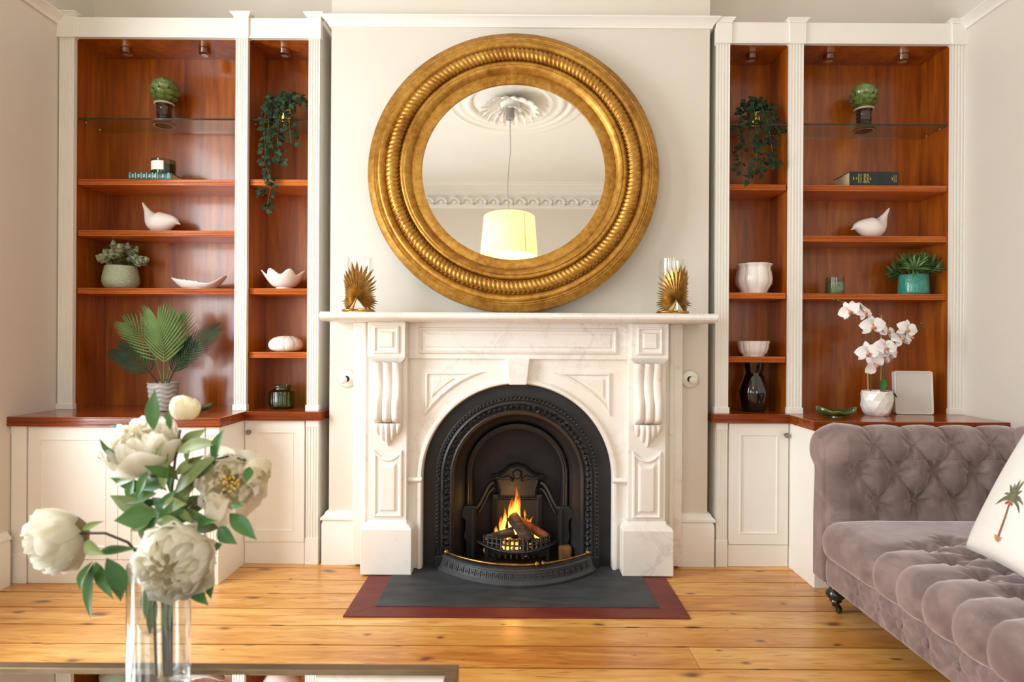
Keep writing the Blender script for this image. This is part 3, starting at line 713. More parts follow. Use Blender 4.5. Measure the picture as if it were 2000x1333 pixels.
# ------------------------------------------------------------------ fender
fd = thing('fender', 'bowed black cast iron fender with a brass rail on the hearth', 'fender', (0, 2.85, 0.010))
def fb(t, off=0.0):                       # plan curve of the fender
    x = -0.368+0.736*t; b_ = math.sin(PI*t)
    return Vector((x*(1+off*0.3), 2.925 - 0.205*b_**0.75 - off*0.15*(0.3+b_), 0))
def nrm(t):
    a = fb(max(0, t-0.01)); b_ = fb(min(1, t+0.01)); d = (b_-a).normalized(); return Vector((d.y, -d.x, 0))
secp = [(0.0,0.0),(0.010,0.0),(0.010,0.012),(0.002,0.020),(-0.004,0.026),(-0.016,0.062),(-0.012,0.066),(-0.018,0.074),(-0.034,0.078),(-0.036,0.070),(-0.022,0.03),(-0.016,0.0)]
NT = 60
def sw(sec):
    mb = MB(); mb.grid(lambda i, j: fb(i/NT)+nrm(i/NT)*sec[j][0]+Vector((0,0,0.010+sec[j][1])), NT+1, len(sec)); return mb
sw(secp[:5]).build('foot_moulding', M['fender'], fd, smooth=40)
sw([(-0.004,0.026),(-0.016,0.062)]).build('face', M['fender'], fd, smooth=40)
sw(secp[5:]).build('top_moulding', M['fender'], fd, smooth=40)
me_t = None
for i in range(1, 27):                   # cast relief tiles on the face
    t = i/27; p = fb(t)+nrm(t)*(-0.010)+Vector((0,0,0.010+0.044)); nn = nrm(t); tx = Vector((-nn.y, nn.x, 0))
    if me_t is None:
        mb = MB(); mb.rect(-0.0125, 0.0125, -0.014, 0.014, [(0, -0.001), (0.001, -0.005), (0.004, -0.005), (0.006, -0.002)], 0.004)
        mb.ball((0, -0.002, 0), 0.006, 6); o = mb.build('tile', M['fender']); me_t = o.data; bpy.data.objects.remove(o)
    Q = Matrix((tx, -nn, Vector((0,0,1)))).transposed() @ Matrix.Rotation(-0.32, 3, 'X')
    inst('relief_tile', me_t, fd, Matrix.Translation(p-Vector((0, 2.85, 0.010))) @ Q.to_4x4())
ZRL = 0.103
rl = [fb(t/40)+nrm(t/40)*(-0.02)+Vector((0,0,ZRL)) for t in range(1, 40)]
MB().tube(rl[:25], 0.0058, 10).build('brass_rail', M['brass'], fd, smooth=180)
MB().tube(rl[26:], 0.0058, 10).build('brass_rail', M['brass'], fd, smooth=180)
for p in (rl[0], rl[-1], rl[24]+Vector((0.003,0,0)), rl[26]-Vector((0.003,0,0))):
    k = MB().ball(p, 0.0125, 12).build('ball_finial', M['brass'], fd, smooth=180)
    MB().tube([p, p-Vector((0,0.0,0.024))], 0.004, 8).build('rail_post', M['brass'], fd, smooth=60)

# ------------------------------------------------------------------ round mirror
MR = 0.700; TILT = math.radians(3.0)
mc = P(1003, 336, 2.955); mc.z = ZM + MR*0.975*math.cos(TILT) + 0.004
mi = thing('round_mirror', 'large round mirror in a gilded rope-twist frame leaning on the mantelpiece', 'mirror', (mc.x, 2.962, mc.z))
mi.rotation_euler = (PI/2-TILT, 0, 0); mi.scale = (1, 0.975, 1)
k = MR/284.0
prof = [(284,-0.012),(284,0.012),(282,0.020),(272,0.030),(270,0.036),(268,0.034),(266,0.039),(263,0.037),(262,0.044),(258,0.048),(253,0.045),(249,0.036),(247,0.030),(221,0.030),(219,0.046),(215,0.051),(212,0.048),(210,0.052),(206,0.050),(201,0.036),(198,0.026),(197,0.028),(178.5,0.020),(178,0.010)]
MB().lathe([(r*k, z) for r, z in prof], 128, cap=False).build('frame', M['gilt'], mi, smooth=50, rel=False)
MB().lathe([(284*k,-0.012),(0.0,-0.012)], 96, cap=False).build('backing', M['dark'], mi, rel=False)
NS = 168
def rope(i, j):
    a = 2*PI*i/(NS*5); b_ = 2*PI*j/14
    ph = (i/5.0) + b_/(2*PI)*2.2
    rr = 0.0285 + 0.0115*(abs(math.sin(PI*ph))**0.6-0.65)
    q = 234*k + rr*math.cos(b_)
    return (q*math.cos(a), q*math.sin(a), 0.036+rr*math.sin(b_))
rp = MB().grid(rope, NS*5, 14, cu=True, cv=True).build('rope_twist', M['gilt'], mi, smooth=180, rel=False)
MB().lathe([(178.6*k,0.012),(0.0,0.012)], 96, cap=False).build('mirror_glass', M['mirror'], mi, rel=False)

# ------------------------------------------------------------------ fitted bookcases
UF = 3.03                                   # face of the upper bookcases
ZCT = 0.752                                 # top of the worktops
def flute_prof(x0, x1, y, n, g, d=0.005, yb=None):
    """plan outline of a fluted strip facing -Y"""
    w_ = x1-x0; m_ = (w_-n*g)/(n+1)*1.0; pts = [(x1, yb), (x0, yb), (x0, y)]
    x = x0
    for i in range(n):
        x += m_; pts += [(x, y), (x+0.0012, y+d), (x+g-0.0012, y+d), (x+g, y)]; x += g
    return pts + [(x1, y)]
def pilaster(par, x0, x1, y, z0, z1, nfl=4, base=0.03, cap=None, yb=None, capname='capital'):
    yb = yb if yb is not None else y+0.03
    MB().prism(flute_prof(x0+0.003, x1-0.003, y+0.003, nfl, (x1-x0)/(nfl*2+1)*1.05, 0.005, yb), 'z', z0+base, z1).build('pilaster', M['paint'], par)
    MB().box(x0-0.002, x1+0.002, y-0.003, yb, z0, z0+base).build('pilaster_base', M['paint'], par, bev=0.002)
def reeded(mb, y, z0, z1, x0, x1, yb, n=4, d=0.0045):
    h = (z1-z0)/n; pts = [(yb, z1), (yb, z0)]
    for i in range(n):
        a = z0+h*i; pts += [(y+d, a), (y+d*0.2, a+h*0.22), (y, a+h*0.5), (y+d*0.2, a+h*0.78)]
    pts += [(y+d, z1)]
    return mb.prism(pts, 'x', x0, x1)
LEFT = dict(side='left', pil=[(112,143.5),(457,483),(599.5,624)], bays=[(143.5,457),(483,599.5)],
            sh=[[(231,'g'),(350,'w'),(450,'w'),(563,'w')], [(232.5,'g'),(350.5,'w'),(563.5,'w'),(688,'w')]], top=34, fas=73, cap=25, spots=[[247,400],[556]], wide=0)
RIGHT = dict(side='right', pil=[(1398,1426),(1541,1570),(1858,1888)], bays=[(1426,1541),(1570,1858)],
            sh=[[(242,'g'),(360,'w'),(572,'w'),(697,'w')], [(242,'g'),(362,'w'),(461,'w'),(574,'w')]], top=44, fas=85, cap=38, spots=[[1468],[1619,1764]], wide=1)
SH = {}
CHE = M['cherry_v']
for B in (LEFT, RIGHT):
    sd = B['side']
    ux = lambda px: P(px, 400, UF).x
    xs = [(ux(a), ux(b)) for a, b in B['pil']]
    xl, xr = xs[0][0], xs[-1][1]
    cx = (B['pil'][0][0]+B['pil'][-1][1])/2
    zt = P(cx, B['top'], UF).z; zf = P(cx, B['fas'], UF).z; zc = P(cx, B['cap'], UF).z
    bc = thing('bookcase', 'tall cream built-in bookcase with cherry wood shelves, %s of the fireplace' % sd, 'bookcase', ((xl+xr)/2, UF+0.1, ZCT), group='built-in bookcases')
    B['root'] = bc
    # carcass
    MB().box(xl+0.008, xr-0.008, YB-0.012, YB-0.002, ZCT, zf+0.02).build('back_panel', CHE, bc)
    MB().box(xl+0.006, xr-0.006, UF+0.012, YB-0.012, zf+0.004, zf+0.03).build('top_panel', CHE, bc)
    outer = {xl: 0, xr: 1}
    for i, (a, b) in enumerate(xs):
        m_ = (a+b)/2
        last = (i == 0 and sd == 'left') or (i == 2 and sd == 'right')
        if i == 1:
            MB().box(a+0.006, b-0.006, UF+0.025, YB-0.012, ZCT, zf+0.004).build('divider', CHE, bc)
        else:
            inner = (i == 0)        # cherry lining on the bay side, cream on the outer side
            lx0, lx1 = (b-0.014, b-0.002) if i == 0 else (a+0.002, a+0.014)
            cx0, cx1 = (a+0.004, b-0.0145) if i == 0 else (a+0.0145, b-0.004)
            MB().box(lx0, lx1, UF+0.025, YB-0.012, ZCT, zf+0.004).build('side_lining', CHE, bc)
            MB().box(cx0, cx1, UF+0.025, YB-0.002, ZCT, zt-0.004).build('side_panel', M['paint'], bc)
        pilaster(bc, a, b, UF, ZCT, zf-0.0, yb=UF+0.026)
        # capital block with a small flared cap
        MB().box(a-0.004, b+0.004, UF-0.008, UF+0.026, zf-0.004, zc-0.022).build('capital', M['paint'], bc, bev=0.0015)
        rr = [(0.004, 0.008, zc-0.022), (0.006, 0.010, zc-0.016), (0.013, 0.017, zc-0.008), (0.017, 0.021, zc-0.006), (0.017, 0.021, zc)]
        mb = MB(); mb.grid(lambda i_, j: ((a-rr[j][0], b+rr[j][0], b+rr[j][0], a-rr[j][0])[i_], (UF-rr[j][1], UF-rr[j][1], UF+0.03, UF+0.03)[i_], rr[j][2]), 4, 5, cu=True)
        o_ = len(mb.v); mb.f.append((o_-4, o_-3, o_-2, o_-1)); mb.build('capital_moulding', M['paint'], bc)
    for i in range(2):
        a, b = xs[i][1]+0.004, xs[i+1][0]-0.004
        MB().box(a, b, UF+0.002, UF+0.024, zf, zt).build('fascia', M['paint'], bc, bev=0.001)
        MB().box(a, b, UF-0.004, UF+0.003, zf-0.002, zf+0.006).build('fascia_bead', M['paint'], bc, bev=0.001)
        bx0, bx1 = xs[i][1]-0.002, xs[i+1][0]+0.002
        if i == 0: bx0 = xs[0][1]-0.002
        pm = (B['bays'][i][0]+B['bays'][i][1])/2
        for k_, (py, kind) in enumerate(B['sh'][i]):
            ys = UF+0.028
            z = P(pm, py, ys).z; SH[(sd, i, k_)] = z
            if kind == 'g':
                g = MB().box(bx0+0.004, bx1-0.004, ys+0.0021, YB-0.03, z-0.008, z).build('glass_shelf', M['shelf_glass'], bc)
                MB().box(bx0+0.004, bx1-0.004, ys, ys+0.002, z-0.008, z).build('shelf_front_edge', M['shelf_edge'], g)
                for xe in (bx0+0.008, bx1-0.008):
                    for ye in (ys+0.05, YB-0.08): MB().tube([(xe, ye, z-0.012), (xe, ye, z-0.0085)], 0.004, 8).build('shelf_pin', M['chrome'], bc)
            else:
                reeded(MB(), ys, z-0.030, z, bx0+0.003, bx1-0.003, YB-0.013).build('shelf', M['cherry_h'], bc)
        for px in B['spots'][i]:
            p = P(px, 100, UF+0.13); zt_ = zf+0.0035
            s_ = MB().lathe([(0.0,-0.030),(0.024,-0.030),(0.028,-0.027),(0.028,-0.002),(0.024,0.0),(0.0,0.0)], 24, (p.x, p.y, zt_)).build('spotlight', M['chrome'], bc, smooth=40)
            MB().lathe([(0.017,-0.0325),(0.0,-0.0325)], 20, (p.x, p.y, zt_), cap=False).build('lens', plain('spot lens', S(190,190,190), 0.08, 0.6), s_)
            MB().lathe([(0.023,-0.031),(0.017,-0.0326)], 20, (p.x, p.y, zt_), cap=False).build('bezel', M['chrome'], s_)
    B['xs'] = xs

# worktops: L-shaped, with a reeded edge
WF, NF = 2.762, 3.018                        # faces of the wide and narrow base cabinets
def worktop(name, lab, plan):
    t = thing(name, lab, 'worktop', (sum(p[0] for p in plan)/len(plan), 3.1, ZCT-0.045), group='cherry worktops')
    mb = MB(); n = 7; z0, z1 = ZCT-0.044, ZCT; h = (z1-z0)/n
    lv = []
    for i in range(n):
        lv += [(z0+h*i, 0.0042), (z0+h*(i+0.25), 0.0004), (z0+h*(i+0.75), 0.0004)]
    lv.append((z1, 0.003)); m_ = len(plan)
    rings = [[(p[0], p[1], z) for p in inset(plan, d)] for z, d in lv]
    mb.grid(lambda i, j: rings[j][i], m_, len(rings), cu=True)
    mb.f.append(tuple(range(m_))); o_ = (len(rings)-1)*m_; mb.f.append(tuple(o_+i for i in range(m_)))
    mb.build('slab', M['counter'], t)
xa = P(430, 816, WF-0.022).x; xb = P(628, 805, NF-0.022).x
worktop('worktop', 'reeded cherry wood worktop on the cupboards left of the fireplace', [(XL, WF-0.022), (xa, WF-0.022), (xa, NF-0.022), (xb, NF-0.022), (xb, YB-0.001), (XL, YB-0.001)])
xc = P(1590, 827, WF-0.022).x; xd = P(1393, 811, NF-0.022).x
worktop('worktop', 'reeded cherry wood worktop on the cupboards right of the fireplace', [(xd, NF-0.022), (xc, NF-0.022), (xc, WF-0.022), (XR, WF-0.022), (XR, YB-0.001), (xd, YB-0.001)])

ZU = ZCT-0.044
def door(par, x0, x1, z0, z1, y, knob):
    d = MB().rect(x0+0.0015, x1-0.0015, z0, z1, [(0, y), (0.052, y), (0.0525, y-0.0022), (0.057, y-0.0024), (0.0578, y+0.003), (0.062, y+0.0045)], y+0.018).build('door', M['paint'], par)
    kx, kz = knob
    mb = MB(); mb.lathe([(0.0,0.026),(0.010,0.025),(0.013,0.020),(0.011,0.014),(0.005,0.011),(0.004,0.0),(0.007,0.0)], 16); mb.v = [(a+kx, y-c, b+kz) for a, b, c in mb.v]
    mb.build('knob', M['knob'], d, smooth=50)
def base_cabinet(lab, x0, x1, y, pil, doors, inner_side, group):
    t = thing('base_cabinet', lab, 'cabinet', ((x0+x1)/2, y+0.1, 0), group=group)
    MB().box(x0+0.002, x1-0.002, y+0.02, YB-0.002, 0.0, ZU).build('body', M['paint'], t)
    a0, a1 = x0, x1
    for (p0, p1, fl_) in pil:
        if fl_:
            MB().prism(flute_prof(p0+0.003, p1-0.003, y+0.001, 4, (p1-p0)/9*1.05, 0.004, y+0.02), 'z', 0.13, ZU-0.035).build('pilaster', M['paint'], t)
        else: MB().box(p0+0.003, p1-0.003, y+0.001, y+0.02, 0.13, ZU-0.035).build('pilaster', M['paint'], t)
        MB().box(p0, p1, y-0.004, y+0.0205, 0.0, 0.13).build('pilaster_base', M['paint'], t, bev=0.002)
        MB().box(p0+0.001, p1-0.001, y-0.002, y+0.0205, ZU-0.035, ZU).build('pilaster_cap', M['paint'], t, bev=0.002)
    dx0, dx1 = min(d[0] for d in doors), max(d[1] for d in doors)
    MB().box(dx0, dx1, y+0.004, y+0.0195, 0.0, 0.107).build('plinth', M['paint'], t, bev=0.002)
    for (d0, d1, kx) in doors: door(t, d0, d1, 0.110, ZU-0.004, y, (kx, ZU-0.058))
    return t
xw = lambda px: P(px, 1000, WF).x
xn = lambda px: P(px, 1000, NF).x
l0, l1 = XL+0.001, xw(428)
m1 = xw(230)
base_cabinet('wide cream cupboard with two panelled doors, left corner behind the peonies', l0, l1, WF, [(l0, xw(52), False), (xw(401), l1, True)], [(xw(54), m1, m1-0.022), (m1, xw(399), m1+0.022)], 'r', 'base cupboards')
base_cabinet('narrow cream cupboard with one panelled door, left of the fireplace', l1+0.022, xn(622), NF, [(xn(596), xn(622), True)], [(xn(477), xn(594), xn(487))], 'r', 'base cupboards')
r0, r1 = xw(1590), XR-0.001
base_cabinet('wide cream cupboard behind the grey velvet sofa', r0, r1, WF, [(r0, r0+0.068, True), (r1-0.068, r1, False)], [(r0+0.072, (r0+r1)/2, (r0+r1)/2-0.03), ((r0+r1)/2, r1-0.072, (r0+r1)/2+0.03)], 'l', 'base cupboards')
base_cabinet('narrow cream cupboard with one panelled door, right of the fireplace', xn(1398), r0-0.022, NF, [(xn(1398), xn(1421), True)], [(xn(1423), xn(1540), xn(1533))], 'l', 'base cupboards')

# ------------------------------------------------------------------ shelf ornaments
def ceramic(name, c, rough=0.25, coat=0.4, **k): return plain(name, c, rough, coat=coat, **k)
M['white'] = ceramic('white glazed ceramic', S(240,234,228), c2=S(236,229,222), nscale=6)
M['matte'] = plain('matte white ceramic', S(240,232,224), 0.55, c2=S(235,226,217), nscale=5)
M['green_glaze'] = ceramic('green glaze', S(90,110,50), 0.2, 0.6, c2=S(116,136,76), nscale=18)
M['brown_glaze'] = ceramic('dark brown glaze', S(44,32,28), 0.15, 0.5, c2=S(58,42,36), nscale=14)
M['unglazed'] = plain('unglazed clay', S(206,182,150), 0.8)
M['darkleaf'] = plain('dark green leaf', S(18,30,15), 0.6, c2=S(40,60,30), nscale=14, rand=True, spec=0.2)
M['stem'] = plain('green stem', S(74,88,48), 0.5)
M['palegold'] = plain('polished gold pot', S(206,170,84), 0.25, 1.0)
def shelf_at(sd, bay, k, px, y): 
    p = P(px, 400, y); return Vector((p.x, y, SH[(sd, bay, k)]))
YM = UF+0.14                                   # middle of the shelves

# artichoke ornaments
sc_me = leaf_mesh('bract', 0.046, 0.050, M['green_glaze'], 7, 1.0, -0.22, pw=1.5, thick=0.006)
def artichoke(px, sd, bay, tx, lab):
    p = shelf_at(sd, bay, 0, px, YM); t = thing('artichoke_ornament', lab, 'ornament', p, group='ceramic artichokes')
    MB().lathe([(0.052,0.0),(0.056,0.004),(0.054,0.012),(0.040,0.022),(0.033,0.032),(0.036,0.038),(0.033,0.044),(0.037,0.052),(0.034,0.058),(0.037,0.066),(0.034,0.074),(0.034,0.082),(0.037,0.090),(0.034,0.098),(0.040,0.106),(0.046,0.112),(0.0,0.112)], 32).build('pedestal', M['brown_glaze'], t, smooth=50, rel=False)
    MB().lathe([(0.052,0.0),(0.050,-0.0005),(0.044,-0.0005),(0.043,0.002)], 32, cap=False).build('foot_ring', M['unglazed'], t, smooth=40, rel=False)
    MB().lathe([(0.044,0.108),(0.049,0.111),(0.047,0.116),(0.0,0.116)], 32).build('collar', M['unglazed'], t, smooth=40, rel=False)
    c = Vector((0, 0, 0.176)); rr = 0.054
    MB().ball(c, rr, 20, (1,1,1.05)).build('heart', M['green_glaze'], t, smooth=180, rel=False)
    rg = random.Random(3)
    for row in range(6):
        el = -0.80+row*0.42; n_ = max(3, int(9*math.cos(el*0.9)+1)); 
        for i in range(n_):
            a = 2*PI*(i+0.5*(row % 2))/n_+rg.uniform(-0.06, 0.06)
            d = Vector((math.cos(a)*math.cos(el), math.sin(a)*math.cos(el), math.sin(el)))
            upv = Vector((-math.cos(a)*math.sin(el), -math.sin(a)*math.sin(el), math.cos(el)))
            side = upv.cross(d)
            Q = Matrix((upv, -side, d)).transposed()
            Q = Q @ Matrix.Rotation(-1.0, 3, 'Y')
            inst('bract', sc_me, t, Matrix.Translation(c+d*(rr*0.93)-upv*0.014) @ Q.to_4x4() @ Matrix.Scale(rg.uniform(0.82, 1.0), 4))
    t.rotation_euler = (0, 0, tx)
artichoke(320, 'left', 0, 0.3, 'green ceramic artichoke on a dark foot, on the glass shelf left of the mirror')
artichoke(1686, 'right', 1, 1.1, 'green ceramic artichoke on a dark foot, on the glass shelf right of the mirror')

# candles
def jar_glass(name, c, a):                      # tinted, partly see-through glass
    return thin_glass(name, c, 0.0, 1.2)
M['green_tint'] = thin_glass('green tinted glass', (0.60,0.66,0.52))
M['sage_tint'] = thin_glass('sage tinted glass', (0.80,0.84,0.74))
M['wax'] = plain('candle wax', S(190,196,170), 0.5)
def candle(loc, r, h, lab, label_):
    t = thing('jar_candle', lab, 'candle', loc, group='candles in green glass')
    MB().lathe([(0.0,0.0),(r*0.96,0.0),(r,0.004),(r,h),(r*0.95,h),(r*0.95,0.006),(0.0,0.006)], 40).build('glass_jar', M['green_tint'] if label_ else M['sage_tint'], t, smooth=50, rel=False)
    MB().lathe([(0.0,0.007),(r*0.94,0.007),(r*0.94,h*0.72),(0.0,h*0.72)], 32).build('wax', plain('green wax', S(150,162,132) if not label_ else S(92,104,76), 0.6) , t, smooth=50, rel=False)
    MB().tube([(0,0,h*0.72),(0.001,0,h*0.9)], 0.001, 5).build('wick', M['dark'], t, rel=False)
    if label_:
        MB().grid(lambda i, j: ((r+0.0006)*math.sin(-0.75+1.35*i/14-0.1), -(r+0.0006)*math.cos(-0.75+1.35*i/14-0.1), h*(0.26 if j == 0 else 0.84)), 15, 2).build('paper_label', plain('white paper label', S(232,228,222), 0.6), t, rel=False, smooth=180)
    else:
        mb = MB()
        for k_, (wd, zz) in enumerate(((0.35, 0.62), (0.22, 0.5), (0.42, 0.40), (0.42, 0.33), (0.30, 0.26))):
            mb.grid(lambda i, j: ((r+0.0006)*math.sin(0.28+wd*(i/6-0.5)*2), -(r+0.0006)*math.cos(0.28+wd*(i/6-0.5)*2), h*zz+(0.0016 if j else 0)), 7, 2)
        mb.build('printed_lines', plain('pale print', S(190,200,184), 0.6), t, rel=False)
    return t
# books
def text(par, s, loc, rot, size, mat, ext=0.0002, align='CENTER', shear=0.0):
    c = bpy.data.curves.new('lettering', 'FONT'); c.body = s; c.size = size; c.extrude = ext; c.align_x = align; c.align_y = 'CENTER'; c.shear = shear
    c.materials.append(mat); o = bpy.data.objects.new('lettering', c); COL.objects.link(o)
    me = bpy.data.meshes.new_from_object(o.evaluated_get(bpy.context.evaluated_depsgraph_get())); bpy.data.objects.remove(o)
    o = bpy.data.objects.new('lettering', me); COL.objects.link(o); o.parent = par; o.location = loc; o.rotation_euler = rot; return o
def book(loc, L, D, Tk, cover, lab, rz=0.0):
    t = thing('book', lab, 'book', loc, rz, group='books lying flat on the shelves')
    mb = MB(); mb.box(-L/2, L/2, -D/2+0.004, D/2, 0, 0.0025); mb.box(-L/2, L/2, -D/2+0.004, D/2, Tk-0.0025, Tk)
    mb.build('boards', cover, t, rel=False, bev=0.0008)
    MB().prism([(-D/2+0.004,0),(-D/2+0.001,Tk*0.15),(-D/2,Tk*0.5),(-D/2+0.001,Tk*0.85),(-D/2+0.004,Tk),(-D/2+0.007,Tk),(-D/2+0.007,0)], 'x', -L/2, L/2).build('spine', cover, t, rel=False, smooth=40)
    MB().box(-L/2+0.004, L/2-0.004, -D/2+0.007, D/2-0.004, 0.0025, Tk-0.0025).build('pages', plain('page edges', S(206,188,150), 0.8, c2=S(190,168,128), nscale=3, stretch=(1,1,120)), t, rel=False)
    return t
gold_ink = plain('gold lettering', S(212,190,110), 0.4, 0.3)
teal = plain('teal green cloth', S(34,74,70), 0.45, c2=S(44,88,82), nscale=30)
p = shelf_at('left', 0, 1, 309, YM-0.045)
bk1 = book(p, 0.212, 0.15, 0.031, teal, 'thin teal book with silver bands under the candle', 0.03)
silver = plain('silver banding', S(140,170,162), 0.4, 0.3)
for x in (-0.098, -0.070, -0.042, -0.016, 0.012, 0.028, 0.036, 0.088, 0.094):
    MB().box(x-0.0012, x+0.0012, -0.0762, -0.072, 0.001, 0.030).build('band', silver, bk1, rel=False)
for x in (-0.084, -0.056, -0.029, -0.002, 0.021, 0.062):
    MB().box(x-0.004, x+0.004, -0.0758, -0.074, 0.008, 0.013).build('ornament', silver, bk1, rel=False)
    MB().box(x-0.003, x+0.005, -0.0758, -0.074, 0.016, 0.021).build('ornament', silver, bk1, rel=False)
candle((p.x+0.030, p.y-0.005, p.z+0.0311), 0.056, 0.078, 'green glass candle with a white label standing on the teal book', True)
p = shelf_at('right', 1, 1, 1708, YM-0.02)
p.x = P(1707, 345, YM-0.10).x
bk2 = book(p, 0.242, 0.165, 0.071, plain('dark green cloth', S(20,30,24), 0.5, c2=S(28,40,32), nscale=40), 'thick dark green book with gold lettering on its spine', 0.0)
RZ = (PI/2, -PI/2, 0)
for s_, x, sz, sh_ in (('THE', -0.088, 0.0085, 0), ('COMPLETE', -0.077, 0.0095, 0), ('NOVELS OF', -0.0665, 0.0085, 0), ('James', -0.049, 0.020, 0.3), ('Joyce', -0.034, 0.020, 0.3)):
    text(bk2, s_, (x, -0.0828, 0.0355), RZ, sz, gold_ink, shear=sh_)
for x, z in ((-0.103, 0.0355), (-0.018, 0.0355), (0.090, 0.0355)):
    mb = MB(); mb.ball((x, -0.0822, z), 0.0028, 8, (1.0,0.3,1.0)); mb.ball((x-0.001, -0.0822, z+0.006), 0.002, 6, (1.2,0.3,1.0)); mb.ball((x+0.001, -0.0822, z-0.006), 0.002, 6, (1.2,0.3,1.0))
    mb.build('ornament', gold_ink, bk2, rel=False)
for x in (0.099, 0.109): 
    mb = MB()
    for q in range(9): mb.box(x-0.0012, x+0.0012, -0.0829, -0.0815, 0.018+q*0.0040, 0.0205+q*0.0040)
    mb.build('small_print', gold_ink, bk2, rel=False)

# birds
def bird(loc, flip, lab):
    t = thing('bird_figurine', lab, 'figurine', loc, PI if flip else 0.0, group='white ceramic birds')
    secs = [(0.098,0.052,0.0012,0.0012),(0.091,0.056,0.006,0.005),(0.085,0.062,0.015,0.014),(0.074,0.066,0.024,0.024),(0.055,0.066,0.033,0.036),(0.030,0.062,0.043,0.048),(0.002,0.058,0.050,0.056),(-0.024,0.062,0.048,0.057),(-0.043,0.074,0.037,0.046),(-0.055,0.092,0.024,0.030),(-0.066,0.113,0.015,0.018),(-0.079,0.136,0.009,0.010),(-0.092,0.158,0.0045,0.005),(-0.095,0.164,0.0015,0.0015)]
    P_ = [Vector((a, 0, b)) for a, b, _, _ in secs]; mb = MB()
    def fn(i, j):
        d = (P_[min(j+1, len(P_)-1)]-P_[max(j-1, 0)]).normalized(); up = Vector((-d.z, 0, d.x)); 
        if up.z < 0: up = -up
        a = 2*PI*i/24; q = P_[j]+Vector((0,1,0))*(math.cos(a)*secs[j][2])+up*(math.sin(a)*secs[j][3])
        return (q.x, q.y, max(q.z, 0.0))
    mb.grid(fn, 24, len(secs), cu=True); mb.build('body', M['matte'], t, smooth=180, sub=1, rel=False)
    MB().lathe([(0.0045,0),(0.003,0.005),(0.0,0.011)], 8).build('beak', M['matte'], t, smooth=180, rel=False).matrix_local = TRS((0.094, 0, 0.054), frame_to((1,0,-0.35)))
bird(shelf_at('left', 0, 2, 314, YM), False, 'white bird figurine facing right with its tail raised to the left')
bird(shelf_at('right', 1, 2, 1701, YM), True, 'white bird figurine facing left with its tail raised to the right')

# potted eucalyptus
def rough_pot(name, c, c2, sc): return plain(name, c, 0.4, c2=c2, nscale=24, bmp=(sc, 0.5, 0.004), coat=0.2)
p = shelf_at('left', 0, 3, 237, YM); t = thing('potted_eucalyptus', 'pale green pot holding a grey-green eucalyptus bush', 'potted plant', p)
def dimp(name, c, n1):
    m, nt, b = new_mat(name); v = coords(nt, (1,1,1.6)); vo = nt.nodes.new('ShaderNodeTexVoronoi'); vo.inputs['Scale'].default_value = n1; nt.links.new(v, vo.inputs['Vector'])
    b.inputs['Base Color'].default_value = rgba(c); b.inputs['Roughness'].default_value = 0.35; b.inputs['Coat Weight'].default_value = 0.2
    bump(nt, b, vo.outputs['Distance'], 0.6, 0.006); return m
MB().lathe([(0.0,0.0),(0.060,0.0),(0.074,0.012),(0.084,0.035),(0.085,0.055),(0.079,0.090),(0.073,0.118),(0.070,0.121),(0.067,0.118),(0.071,0.09),(0.0,0.085)], 40).build('pot', dimp('pale green dimpled glaze', S(176,188,160), 110), t, smooth=50, rel=False)
M['euc'] = plain('grey green leaf', S(150,164,130), 0.6, c2=S(196,204,174), nscale=20, rand=True)
M['euc2'] = plain('lime green leaf', S(150,164,86), 0.6, c2=S(124,146,84), nscale=20)
eu = leaf_mesh('round_leaf', 0.026, 0.025, M['euc'], 5, -0.5, 0.2); eu2 = leaf_mesh('round_leaf', 0.026, 0.025, M['euc2'], 5, -0.5, 0.2)
rg = random.Random(11)
for k_ in range(34):
    a = rg.uniform(0, 2*PI); rad = 0.115*math.sqrt(rg.random()); hgt = 0.120+0.115*(1-(rad/0.135)**2)*rg.uniform(0.55, 1.08)
    tip = Vector((rad*math.cos(a)*1.05, rad*math.sin(a)*0.8, hgt)); base = Vector((tip.x*0.3, tip.y*0.3, 0.09))
    st = MB().tube([base, base.lerp(tip, 0.5)+Vector((0,0,0.012)), tip], 0.0014, 5).build('sprig', M['stem'], t, rel=False)
    d = (tip-base).normalized(); Q = frame_to(d)
    mb = MB()
    me0 = eu2 if k_ % 7 == 3 else eu
    vs_ = [v.co.copy() for v in me0.vertices]; fs_ = [tuple(q.vertices) for q in me0.polygons]
    for j in range(11):
        aa = 2.4*j; tl = 0.25+0.10*j; off = -0.032+0.0034*j
        Mx = Matrix.Translation(tip+d*off) @ Q.to_4x4() @ Matrix.Rotation(aa, 4, 'Z') @ Matrix.Rotation(-tl, 4, 'Y') @ Matrix.Scale(1.25-0.05*j, 4)
        mb.add([Mx @ v for v in vs_], fs_)
    mb.build('leaf_cluster', M['euc2'] if k_ % 7 == 3 else M['euc'], st, smooth=180, rel=False, fix=False)

